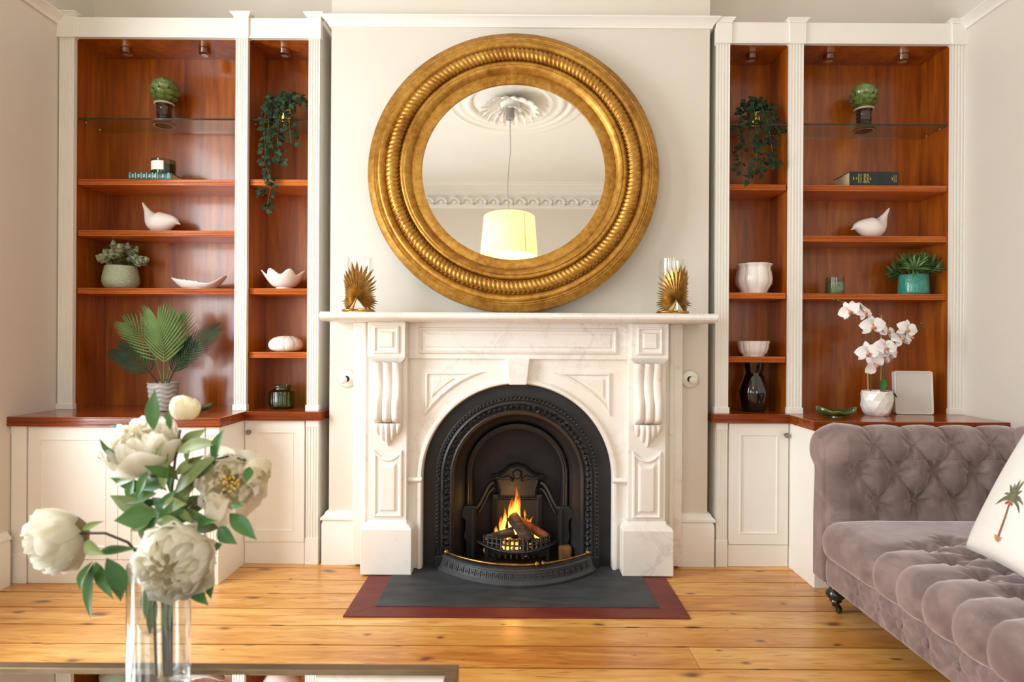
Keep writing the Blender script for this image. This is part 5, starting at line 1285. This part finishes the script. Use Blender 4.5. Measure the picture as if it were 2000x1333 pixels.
def tuft_deep(Pn, btn, segs, Hh, seed=1, pit=0.062, **k):
    rg = random.Random(seed); q = np.ones(len(Pn)); fold = np.zeros(len(Pn)); ds = np.full(len(Pn), 9.0)
    for a in btn:
        d = Pn-np.array(a); r = np.linalg.norm(d, axis=1); an = np.arctan2(d[:, 1], d[:, 0]); ph = rg.uniform(0, 6)
        q *= 1-np.exp(-(r/pit)**1.7)
        w_ = np.sin(6*an+ph+0.8*np.sin(2*an+ph*2)); fold += 0.0042*(np.abs(w_)**0.5*np.sign(w_))*np.exp(-((r-0.034)/0.020)**2)
    for a, b in segs: ds = np.minimum(ds, seg_d(Pn, a, b))
    return Hh*q+fold-0.0065*np.exp(-(ds/0.005)**1.5)-0.006*np.exp(-(ds/0.02)**2)
def panel(name, par, path, t0, t1, nt_, ns_, place, btn, segs, Hh, edge=0.05, edge_s=None, kw={}):
    """path: 2-D profile (list of points), swept along t; place(q, t) -> world; displaced along the profile normal"""
    pts = np.array(path); d = np.linalg.norm(np.diff(pts, axis=0), axis=1); cum = np.concatenate([[0], np.cumsum(d)]); Ltot = cum[-1]
    S_ = np.linspace(0, Ltot, ns_); qx = np.interp(S_, cum, pts[:, 0]); qz = np.interp(S_, cum, pts[:, 1])
    tx = np.gradient(qx, S_); tz = np.gradient(qz, S_); ln = np.hypot(tx, tz); nx, nz = -tz/ln, tx/ln
    Tt = np.linspace(t0, t1, nt_)
    TT, SS = np.meshgrid(Tt, S_); Pn = np.stack([TT.ravel(), SS.ravel()], 1)
    h = (tuft_deep if kw.pop('deepfold', 0) else tuft)(Pn, btn, segs, Hh, **kw)
    e = np.minimum(TT.ravel()-t0, t1-TT.ravel())
    h = h*np.clip(e/edge, 0, 1)**0.5
    if edge_s: h = h*np.clip(np.minimum(SS.ravel(), Ltot-SS.ravel())/edge_s, 0, 1)**0.5
    h = h.reshape(ns_, nt_)
    mb = MB(); mb.grid(lambda i, j: place((qx[j]+nx[j]*h[j, i], qz[j]+nz[j]*h[j, i]), Tt[i]), nt_, ns_)
    o = mb.build(name, M['velvet'], par, smooth=180)
    def at(t, s, off=0.0):
        i = int(round((t-t0)/(t1-t0)*(nt_-1))); j = int(round(s/Ltot*(ns_-1))); i = max(0, min(nt_-1, i)); j = max(0, min(ns_-1, j))
        return Vector(place((qx[j]+nx[j]*(h[j, i]+off), qz[j]+nz[j]*(h[j, i]+off)), Tt[i]))
    return o, at
SX0, SX1, SY0, SY1 = 1.245, 2.185, 0.38, 2.60
so = thing('sofa', 'mauve grey velvet chesterfield sofa with deep button tufting', 'sofa', (1.7, 1.5, 0))
def arm_path(dz=0.0):
    pts = [(2.500, 0.33), (2.498, 0.45), (2.500, 0.56), (2.502, 0.612)]
    c = (2.566, 0.655); r = 0.066
    for i in range(0, 25):
        a = PI*1.12-(PI*1.12+1.15)*i/24; pts.append((c[0]+r*math.cos(a)*(1.0), c[1]+r*math.sin(a)))
    return pts
ap = arm_path()
def diamonds(rows, s_bot, s_top, x0, x1):
    """buttons by row [(s, [t...])]; creases to the nearest two of the next row and straight out at the ends"""
    btn = [(t, s) for s, ts in rows for t in ts]; segs = []
    for (s0, a), (s1, b) in zip(rows, rows[1:]):
        for t in a:
            for u in b:
                if abs(t-u) < 0.125: segs.append(((t, s0), (u, s1)))
    for t in rows[0][1]: segs.append(((t, rows[0][0]), (t, s_bot)))
    for t in rows[-1][1]: segs.append(((t, rows[-1][0]), (t, s_top)))
    return btn, segs
L_ = 0.315
rowsA = [(0.130, [1.455+0.158*i for i in range(5)]), (0.252, [1.376+0.158*i for i in range(6)]), (0.366, [1.455+0.158*i for i in range(5)])]
btA, sgA = diamonds(rowsA, -0.1, 0.62, SX0, SX1)
def button(par, at, t, s, name='button'):
    c = at(t, s, 0.005)
    MB().ball(c, 0.012, 8).build(name, M['velvet'], par, smooth=180)
for flip in (False, True):
    def plc(q, t): return (t, q[0], q[1]) if not flip else (t, SY0+SY1-q[0]+0.0, q[1])
    o, at = panel('arm_tufting', so, ap, SX0+0.008, SX1-0.03, 330, 220, plc, btA, sgA, 0.048, edge=0.075, kw=dict(deepfold=1))
    for t, s in btA: button(o, at, t, s)
    # arm core with scrolled end
    sc_ = [(2.498,0.125),(2.498,0.57),(2.500,0.625)]+[(2.566+0.066*math.cos(a), 0.655+0.066*math.sin(a)) for a in [PI*1.05-(PI*1.05+1.2)*i/20 for i in range(21)]]+[(2.585,0.57),(2.595,0.40),(2.595,0.125)]
    if flip: sc_ = [(SY0+SY1-a, b) for a, b in sc_]
    MB().prism(sc_, 'x', SX0, SX1).build('arm', M['velvet'], so, smooth=40, bev=0.014, seg=3)
# seat
sp_ = [(1.262,0.236),(1.246,0.262),(1.240,0.295),(1.243,0.325),(1.256,0.352),(1.282,0.370),(1.33,0.376)]+[(1.40+0.1*i, 0.378) for i in range(8)]
YK = [2.14-0.13*i for i in range(13)]; YR = [2.27-0.13*i for i in range(14)]
def cum_s(xv):
    s = 0
    for a, b in zip(sp_, sp_[1:]):
        if b[0] >= xv and b[0] > a[0] and a[1] > 0.36: return s+(xv-a[0])
        s += math.hypot(b[0]-a[0], b[1]-a[1])
    return s
rowsS = []
for k_, xv in enumerate((1.43, 1.56, 1.69, 1.82, 1.95)):
    rowsS.append((cum_s(xv), YK if k_ % 2 == 0 else [y-0.065 for y in [2.27]+YK]))
btn = [(t, s) for s, ts in rowsS for t in ts]; segs = []
for (s0, a), (s1, b) in zip(rowsS, rowsS[1:]):
    for t in a:
        for u in b:
            if abs(t-u) < 0.08: segs.append(((t, s0), (u, s1)))
for t in YK: segs.append(((t, rowsS[0][0]), (t, -0.05)))
def plS(q, t): return (q[0], t, q[1])
o, at = panel('seat', so, sp_, SY0+0.10, 2.492, 330, 110, plS, btn, segs, 0.018, edge=0.06, edge_s=0.03, kw=dict(wseg=0.013, deep=0.020, wb=0.034, wr=0.005))
for t, s in btn: button(o, at, t, s)
# front rail with a row of buttons
btF = [(y, 0.064) for y in YR]; sgF = [((y, -0.02), (y, 0.15)) for y in YR]
o, at = panel('front_rail', so, [(1.262,0.122),(1.258,0.16),(1.257,0.20),(1.262,0.240)], SY0+0.10, 2.497, 300, 26, plS, btF, sgF, 0.009, edge=0.02, edge_s=0.02, kw=dict(wseg=0.012, deep=0.004, wb=0.026))
for t, s in btF:
    c = at(t, s, 0.004); MB().ball(c, 0.0145, 12, (0.7,1,1)).build('button', M['velvet'], o, smooth=180)
MB().box(SX0+0.02, SX1-0.01, SY0+0.09, 2.50, 0.122, 0.34).build('seat_frame', M['velvet'], so)
# back along the wall
bp = [(a-2.500+2.045, b) for a, b in ap]
rowsB = [(0.135, [0.62+0.16*i for i in range(12)]), (0.255, [0.54+0.16*i for i in range(13)]), (0.375, [0.62+0.16*i for i in range(12)])]
btB, sgB = diamonds(rowsB, -0.1, 0.62, SY0, SY1)
def plB(q, t): return (q[0], t, q[1])
o, at = panel('back_tufting', so, bp, SY0+0.02, SY1-0.02, 260, 80, plB, btB, sgB, 0.048, edge=0.04, kw=dict(deepfold=1))
for t, s in btB: button(o, at, t, s)
MB().box(2.05, SX1, SY0+0.01, SY1-0.01, 0.122, 0.665).build('back_frame', M['velvet'], so, bev=0.02)
M['blackwood'] = plain('black lacquered wood', (0.012,0.011,0.012), 0.22, coat=0.5)
for (x, y) in ((1.300, 2.505), (1.300, 0.50), (2.12, 2.505), (2.12, 0.50)):
    lg = MB().lathe([(0.0,0.124),(0.034,0.124),(0.034,0.116),(0.022,0.110),(0.025,0.102),(0.036,0.092),(0.039,0.080),(0.034,0.068),(0.022,0.058),(0.024,0.052),(0.017,0.046),(0.013,0.030),(0.0,0.028)], 24, (x, y, 0)).build('leg', M['blackwood'], so, smooth=40)
    mb = MB(); mb.lathe([(0.0,-0.008),(0.015,-0.008),(0.017,-0.005),(0.017,0.005),(0.015,0.008),(0.0,0.008)], 20); mb.v = [(x+c+0.012, y+a, 0.0175+b) for a, b, c in mb.v]
    mb.build('castor_wheel', M['blackwood'], lg, smooth=40)
    mb = MB(); mb.box(x-0.004, x+0.002, y-0.006, y+0.012, 0.014, 0.034); mb.tube([(x,y,0.05),(x,y,0.028)], 0.006, 8); mb.build('castor_fork', M['chrome'], lg)

# ------------------------------------------------------------------ cushion
c0 = Vector((1.462, 2.005, 0.435)); e1 = Vector((-0.06,-0.45,-0.005)); e2 = Vector((0.285,0.045,0.445)); nn = e1.cross(e2).normalized()
if nn.x > 0: nn = -nn
cu = thing('cushion', 'white cushion printed with a palm tree, leaning on the sofa', 'cushion', c0+(e1)/2)
def csurf(a, b, side, off=0.0):
    u, v_ = 2*a-1, 2*b-1; th_ = 0.075*(max(0, (1-u*u))*max(0, (1-v_*v_)))**0.42
    pa = 0.5+0.5*u*(1-0.05*(1-v_*v_)); pb = 0.5+0.5*v_*(1-0.05*(1-u*u))
    return c0+e1*pa+e2*pb+nn*(side*th_+off)
linen = plain('white cotton', S(240,236,230), 0.8, c2=S(236,231,224), nscale=4, bmp=(9, 0.12, 0.01), sheen=0.2)
mb = MB()
for s in (1, -1): mb.grid(lambda i, j: csurf(i/28, j/28, s), 29, 29)
mb.build('cover', linen, cu, smooth=180)
def cdecal(name, pts, wid, mat, off=0.0018):
    """flat strip on the cushion: pts in (a, b), wid list"""
    mb = MB(); m_ = len(pts)
    def fn(i, j):
        p0 = pts[max(0, j-1)]; p1 = pts[min(m_-1, j+1)]; dx, dz = p1[0]-p0[0], p1[1]-p0[1]; l = math.hypot(dx, dz) or 1; w_ = wid[j]*(i-1)
        return csurf(pts[j][0]-dz/l*w_, pts[j][1]+dx/l*w_, 1, off)
    mb.grid(fn, 3, m_); return mb.build(name, mat, cu)
gp_ = plain('printed palm green', S(92,98,72), 0.8, c2=S(120,122,90), nscale=60); tr_ = plain('printed trunk brown', S(168,104,84), 0.8, c2=S(140,78,64), nscale=90); rd_ = plain('printed red fruit', S(186,72,48), 0.8); gd_ = plain('printed root gold', S(186,140,96), 0.8)
TB, TC = (0.412, 0.123), (0.413, 0.332)
tp = [(TB[0]+(TC[0]-TB[0])*q+0.012*math.sin(PI*q), TB[1]+(TC[1]-TB[1])*q) for q in [i/10 for i in range(11)]]
cdecal('printed_trunk', tp, [0.010-0.003*i/10 for i in range(11)], tr_)
for k_ in range(11):
    a = 0.15+k_*0.29; L = 0.125+0.015*math.sin(k_*2.0); d = (math.cos(a), math.sin(a)+0.25)
    pts = [(TC[0]+d[0]*L*q, TC[1]+0.02+d[1]*L*q-0.10*q*q*abs(d[0])) for q in [i/8 for i in range(9)]]
    cdecal('printed_frond', pts, [0.001+0.0085*math.sin(PI*min(1, 0.1+0.9*i/8))**0.8*(i > 0) for i in range(9)], gp_, 0.0021+0.0001*k_)
for k_ in range(6):
    a = PI*k_/5+0.2; cdecal('printed_fruit', [(TC[0]+math.cos(a)*0.012, TC[1]+0.01), (TC[0]+math.cos(a)*0.036, TC[1]-0.005+math.sin(a)*0.01)], [0.008, 0.006], rd_, 0.0036)
for k_ in range(7):
    a = PI+PI*k_/6; cdecal('printed_root', [TB, (TB[0]+math.cos(a)*0.042, TB[1]+math.sin(a)*0.035+0.008)], [0.008, 0.002], gd_, 0.0026)

# ------------------------------------------------------------------ coffee table
TZ = 0.40; TX0, TX1, TY0, TY1 = -1.30, -0.124, 0.62, 1.331
ct = thing('coffee_table', 'low coffee table with a bronze frame and mirrored glass top', 'coffee table', ((TX0+TX1)/2, (TY0+TY1)/2, 0))
brz = plain('brushed bronze', S(134,112,84), 0.38, 0.8, c2=S(116,94,68), nscale=12, stretch=(1,6,6))
for (x0, x1, y0, y1) in ((TX0, TX1, TY1-0.026, TY1), (TX0, TX1, TY0, TY0+0.026), (TX0, TX0+0.026, TY0+0.026, TY1-0.026), (TX1-0.026, TX1, TY0+0.026, TY1-0.026)):
    MB().box(x0, x1, y0, y1, TZ-0.035, TZ).build('frame_bar', brz, ct, bev=0.0015)
MB().box(TX0+0.026, TX1-0.026, TY0+0.026, TY1-0.026, TZ-0.014, TZ-0.006).build('mirrored_top', plain('smoked mirror glass', (0.80,0.82,0.82), 0.015, 1.0), ct)
for (x, y) in ((TX0, TY0), (TX1-0.03, TY0), (TX0, TY1-0.03), (TX1-0.03, TY1-0.03)):
    MB().box(x, x+0.03, y, y+0.03, 0.0, TZ-0.035).build('leg', brz, ct, bev=0.0015)

# ------------------------------------------------------------------ glass vase of peonies
VY = 1.225; vp = P(311, 1200, VY); VZ = TZ-0.006
KV = F/VY
va = thing('glass_vase', 'tall clear glass cylinder vase on the coffee table', 'vase', (vp.x, VY, VZ))
def gl():
    m, nt, b = new_mat('clear vase glass'); b.inputs['Base Color'].default_value = (0.97,0.99,1.0,1); b.inputs['Roughness'].default_value = 0.0
    b.inputs['Transmission Weight'].default_value = 1.0; b.inputs['IOR'].default_value = 1.45; return m
def rsq(w_, r, n=5):
    return [(sx*(w_/2-r)+r*math.cos(a0+PI/2*i/n), sy*(w_/2-r)+r*math.sin(a0+PI/2*i/n)) for sx, sy, a0 in ((1,1,0),(-1,1,PI/2),(-1,-1,PI),(1,-1,3*PI/2)) for i in range(n+1)]
hv = 0.265
MB().lathe([(0.0,0.0),(0.050,0.0),(0.055,0.003),(0.0565,0.010),(0.0565,hv-0.002),(0.0555,hv),(0.0535,hv),(0.0525,hv-0.002),(0.0525,0.028),(0.048,0.022),(0.0,0.021)], 64).build('vase_body', thin_glass('clear vase glass', (0.95,0.975,0.985), 0.0, 1.7), va, smooth=50, rel=False)

def petal_mat(name, a, b):
    m, nt, bs = new_mat(name); v = coords(nt, (1,1,1), True); n_ = noise(nt, v, 3, 3)
    nt.links.new(ramp(nt, n_, [(0.35, a), (0.65, b)]), bs.inputs['Base Color']); bs.inputs['Roughness'].default_value = 0.6
    tl = nt.nodes.new('ShaderNodeBsdfTranslucent'); tl.inputs[0].default_value = rgba(a); ms = nt.nodes.new('ShaderNodeMixShader'); ms.inputs[0].default_value = 0.55
    nt.links.new(bs.outputs[0], ms.inputs[1]); nt.links.new(tl.outputs[0], ms.inputs[2]); nt.links.new(ms.outputs[0], nt.nodes['Material Output'].inputs[0])
    bs.inputs['Sheen Weight'].default_value = 0.2
    return m
M['pet_w'] = petal_mat('white peony petal', S(250,246,234), S(244,236,214)); M['pet_c'] = petal_mat('cream peony petal', S(252,247,230), S(251,241,214))
M['p_leaf'] = plain('peony leaf', S(58,104,50), 0.45, c2=S(86,130,66), nscale=9, rand=True); M['p_leaf2'] = plain('olive peony leaf', S(112,128,70), 0.45, c2=S(136,148,88), nscale=9, rand=True)
M['p_stem'] = plain('brown peony stem', S(74,58,42), 0.6); M['calyx'] = plain('peony calyx', S(108,124,64), 0.5, c2=S(140,86,60), nscale=14)
def patch(name, Rr, f_end, halfw, ruffle, mat, seed, flare=0.0):
    rg = random.Random(seed); ph = rg.uniform(0, 6); mb = MB(); nu, nv = 11, 10
    def fn(i, j):
        u = i/(nu-1)*2-1; t = j/(nv-1)
        edge = 1-0.16*abs(u)**3+0.10*math.cos(PI*u*1.0)-0.1
        f_ = PI-(PI-f_end)*t*edge
        wdt = halfw*(0.25+0.75*math.sin(PI*0.5*min(1, t*1.5))); az = u*wdt
        rad = Rr*(1+0.06*math.sin(u*4+ph)*t)+flare*t**4+ruffle*t**3*math.sin(9*u+ph+3*t)
        return (rad*math.sin(f_)*math.cos(az), rad*math.sin(f_)*math.sin(az), rad*math.cos(f_)*0.92)
    mb.grid(fn, nu, nv); o = mb.build(name, mat, smooth=180, fix=False); me = o.data; bpy.data.objects.remove(o); return me
D2 = math.radians
LAY = [[patch('petal', 1.00, D2(70), 0.80, 0.07, M['pet_w'], s, 0.10) for s in (1, 2)], [patch('petal', 0.90, D2(50), 0.72, 0.09, M['pet_w'], s, 0.04) for s in (3, 4)],
       [patch('petal', 0.80, D2(38), 0.62, 0.10, M['pet_w'], s) for s in (5, 6)], [patch('petal', 0.68, D2(28), 0.60, 0.11, M['pet_c'], s) for s in (7, 8)], [patch('petal', 0.48, D2(14), 0.70, 0.08, M['pet_c'], s) for s in (9, 10)]]
OPEN = [[patch('petal', 1.05, D2(88), 0.80, 0.05, M['pet_w'], s, 0.16) for s in (11, 12)], [patch('petal', 0.88, D2(54), 0.74, 0.08, M['pet_w'], s, 0.05) for s in (13, 14)],
        [patch('petal', 0.74, D2(40), 0.66, 0.09, M['pet_c'], s) for s in (15, 16)], [patch('petal', 0.55, D2(32), 0.62, 0.09, M['pet_c'], s) for s in (17, 18)]]
BUD = [[patch('petal', 1.0, D2(26), 0.95, 0.03, M['pet_c'], s) for s in (19, 20)], [patch('petal', 0.86, D2(12), 0.95, 0.05, M['pet_c'], s) for s in (21, 22)]]
def V(px, py, dy=0.0):
    """pixel -> point relative to the vase base"""
    q = P(px, py, VY+dy); return Vector((q.x-vp.x, dy, q.z-VZ))
def pleaf(par, b, t_, wpx, mat, dy=0.0, curl=0.0, rg=R):
    p0 = V(b[0], b[1], dy); p1 = V(t_[0], t_[1], dy+rg.uniform(-0.05, 0.03)); d = p1-p0; L = d.length; d.normalize()
    face = Vector((rg.uniform(-0.5,0.5), -1, rg.uniform(0.0, 0.8))); yv = face.cross(d).normalized(); nv = d.cross(yv); wd = wpx/KV/2*1.15
    mb = MB(); n_ = 10
    def fn(i, j):
        t = j/n_; s = i/4*2-1; ww = wd*(math.sin(PI*t**0.85)**1.15 if 0 < t < 1 else 0.0)
        return p0+d*(L*t)+yv*(s*ww)+nv*(abs(s)*ww*0.30+0.10*L*math.sin(PI*t)*0.5)+yv*(curl*L*math.sin(PI*t))
    mb.grid(fn, 5, n_+1); return mb.build('leaf', mat, par, smooth=180, rel=False, fix=False)
GRP = 'peony stems in the glass vase'
def peony(lab, pts, c, face, rad, kind, leaves, seed):
    rg = random.Random(seed); t = thing('peony', lab, 'flower', (vp.x, VY, VZ), group=GRP)
    MB().tube([V(*q) for q in pts], 0.0026, 6).build('stem', M['p_stem'], t, smooth=180, rel=False)
    d = Vector(face).normalized(); Q = frame_to(d); cc = V(*c)
    bl = MB().lathe([(0.0,-0.99),(0.20,-0.98),(0.42,-0.88),(0.55,-0.72),(0.50,-0.70),(0.0,-0.85)], 16).build('bloom', M['calyx'], t, smooth=60, rel=False)
    bl.matrix_local = Matrix.Translation(cc) @ Q.to_4x4() @ Matrix.Scale(rad, 4)
    lays = {'full': (LAY, (6, 7, 8, 8, 6)), 'open': (OPEN, (6, 7, 8, 7)), 'bud': (BUD, (4, 4))}[kind]
    for k_, (ms, n_) in enumerate(zip(*lays)):
        for i in range(n_):
            a = 2*PI*(i+0.5*(k_ % 2))/n_+rg.uniform(-0.2, 0.2)
            inst('petal', ms[i % 2], bl, Matrix.Rotation(a, 4, 'Z') @ Matrix.Rotation(rg.uniform(-0.10, 0.14), 4, 'Y') @ Matrix.Scale(rg.uniform(0.95, 1.05), 4))
    if kind == 'open':
        mb = MB()
        for i in range(40):
            a = rg.uniform(0, 2*PI); r = 0.30*math.sqrt(rg.random()); z = rg.uniform(0.25, 0.48)
            mb.tube([(r*0.3*math.cos(a), r*0.3*math.sin(a), -0.6), (r*math.cos(a), r*math.sin(a), z)], 0.012, 4); mb.ball((r*math.cos(a), r*math.sin(a), z), 0.04, 5)
        mb.build('stamens', plain('yellow stamens', S(232,206,110), 0.6), bl, rel=False)
    for k_ in range(4):                                      # sepals under the bloom
        a = 2*PI*k_/4+rg.uniform(-.3,.3); inst('sepal', SEP, bl, Matrix.Rotation(a, 4, 'Z') @ Matrix.Translation((0.15,0,-1.02)) @ Matrix.Rotation(-0.55, 4, 'Y'))
    for i, lf in enumerate(leaves): pleaf(t, lf[0], lf[1], lf[2], M['p_leaf2'] if (len(lf) > 3 and lf[3]) else M['p_leaf'], lf[4] if len(lf) > 4 else rg.uniform(-0.045, 0.03), lf[5] if len(lf) > 5 else 0.0, rg)
    return t
SEP = leaf_mesh('sepal', 0.75, 0.36, M['p_leaf'], 6, -0.6, 0.2)
peony('big white peony facing upward, above the vase', [(305,1322),(300,1150),(284,1010),(281,905)], (277,868), (-0.10,-0.50,0.9), 0.066, 'full',
      [((300,842),(303,760),24,0,-0.03),((245,902),(193,856),20,0,-0.02),((250,912),(188,893),14,1,-0.02),((262,840),(214,832),11,0,0.04),((262,935),(252,985),22,0),((290,920),(268,975),18,0),((300,1000),(214,968),30,1,-0.02),((305,1003),(222,1018),36,0,-0.03),((300,1005),(262,1040),18,0)], 1)
peony('white peony drooping out to the far left of the bouquet', [(320,1322),(318,1180),(285,1100),(250,1060),(205,1042),(160,1042)], (103,1060), (-0.85,-0.42,-0.38), 0.062, 'full',
      [((190,1082),(272,1072),15,0,0.0,0.05),((160,1035),(205,1018),12,1,0.0),((165,1060),(205,1085),22,1,-0.02),((182,1096),(158,1155),16,0,-0.02,-0.12),((184,1098),(178,1213),26,0,-0.03),((186,1098),(222,1172),20,0,0.0),((208,1090),(236,1176),30,0,-0.03,0.08)], 2)
peony('large white peony facing the room, in front of the vase rim', [(330,1320),(327,1200,-0.03),(332,1150,-0.045)], (341,1096,-0.075), (0.12,-1.0,-0.12), 0.067, 'full',
      [((402,1076),(434,1063),18,0),((404,1122),(412,1172),22,0,0.0,0.08),((372,1142),(408,1184),22,0,-0.02),((292,1140),(284,1210),18,0,0.0),((306,1152),(286,1202),18,0,0.0),((342,1150),(327,1256),26,0,-0.01),((302,1162),(292,1242),16,0,0.0),((400,1086),(424,1102),12,0)], 3)
peony('open cream peony with a yellow centre at the right of the bouquet', [(335,1322),(335,1150),(338,1030),(380,985),(440,960)], (452,942), (0.25,-0.95,0.12), 0.058, 'open',
      [((345,1000),(408,1012),18,1),((448,1003),(502,1056),26,0,-0.02),((425,1032),(464,1064),24,0,-0.02),((330,1002),(378,945),32,1,-0.02),((352,1002),(402,968),28,1),((340,965),(430,888),34,1,-0.01),((450,985),(478,988),12,0,-0.05)], 4)
peony('small cream bud standing at the top of the bouquet', [(325,1322),(322,1150),(330,1010),(342,900),(352,840)], (361,797), (0.22,-0.25,0.95), 0.027, 'bud',
      [((345,882),(430,866),28,1,-0.02),((352,874),(405,838),24,1),((320,958),(330,884),24,1,-0.03),((330,845),(328,802),14,0),((366,905),(372,880),16,1),((310,1003),(290,1062),20,0),((318,990),(365,985),26,1)], 5)
peony('small cream bud nodding at the right edge of the bouquet', [(328,1322),(330,1150),(345,1010),(372,950),(420,898),(452,890),(480,900)], (503,921), (0.75,-0.5,-0.35), 0.028, 'bud',
      [((418,912),(440,836),28,0,-0.03),((488,912),(480,945),16,0,-0.04),((380,935),(430,900),24,1),((352,975),(405,905),28,1),((330,1012),(380,1012),18,0)], 6)

rx = random.Random(31)
pe = [o for o in COL.objects if o.name.startswith('peony') and o.parent is None]
for i in range(40):                                          # further leaves in the middle of the bouquet
    bx, by = rx.uniform(275, 375), rx.uniform(915, 1040); a = rx.uniform(0, 2*PI); L = rx.uniform(45, 85)
    pleaf(pe[(0, 3, 4, 5)[i % 4]], (bx, by), (bx+L*math.cos(a), by+L*math.sin(a)*0.75-12), rx.uniform(13, 24), M['p_leaf2'] if rx.random() < 0.5 else M['p_leaf'], rx.uniform(-0.03, 0.06), 0.0, rx)
for (b, t_, w_) in (((448,978),(402,1012),56), ((440,985),(428,1034),52)):
    pleaf(pe[3], b, t_, w_, M['pet_w'], -0.03, 0.0, rx).name = 'loose_petal'
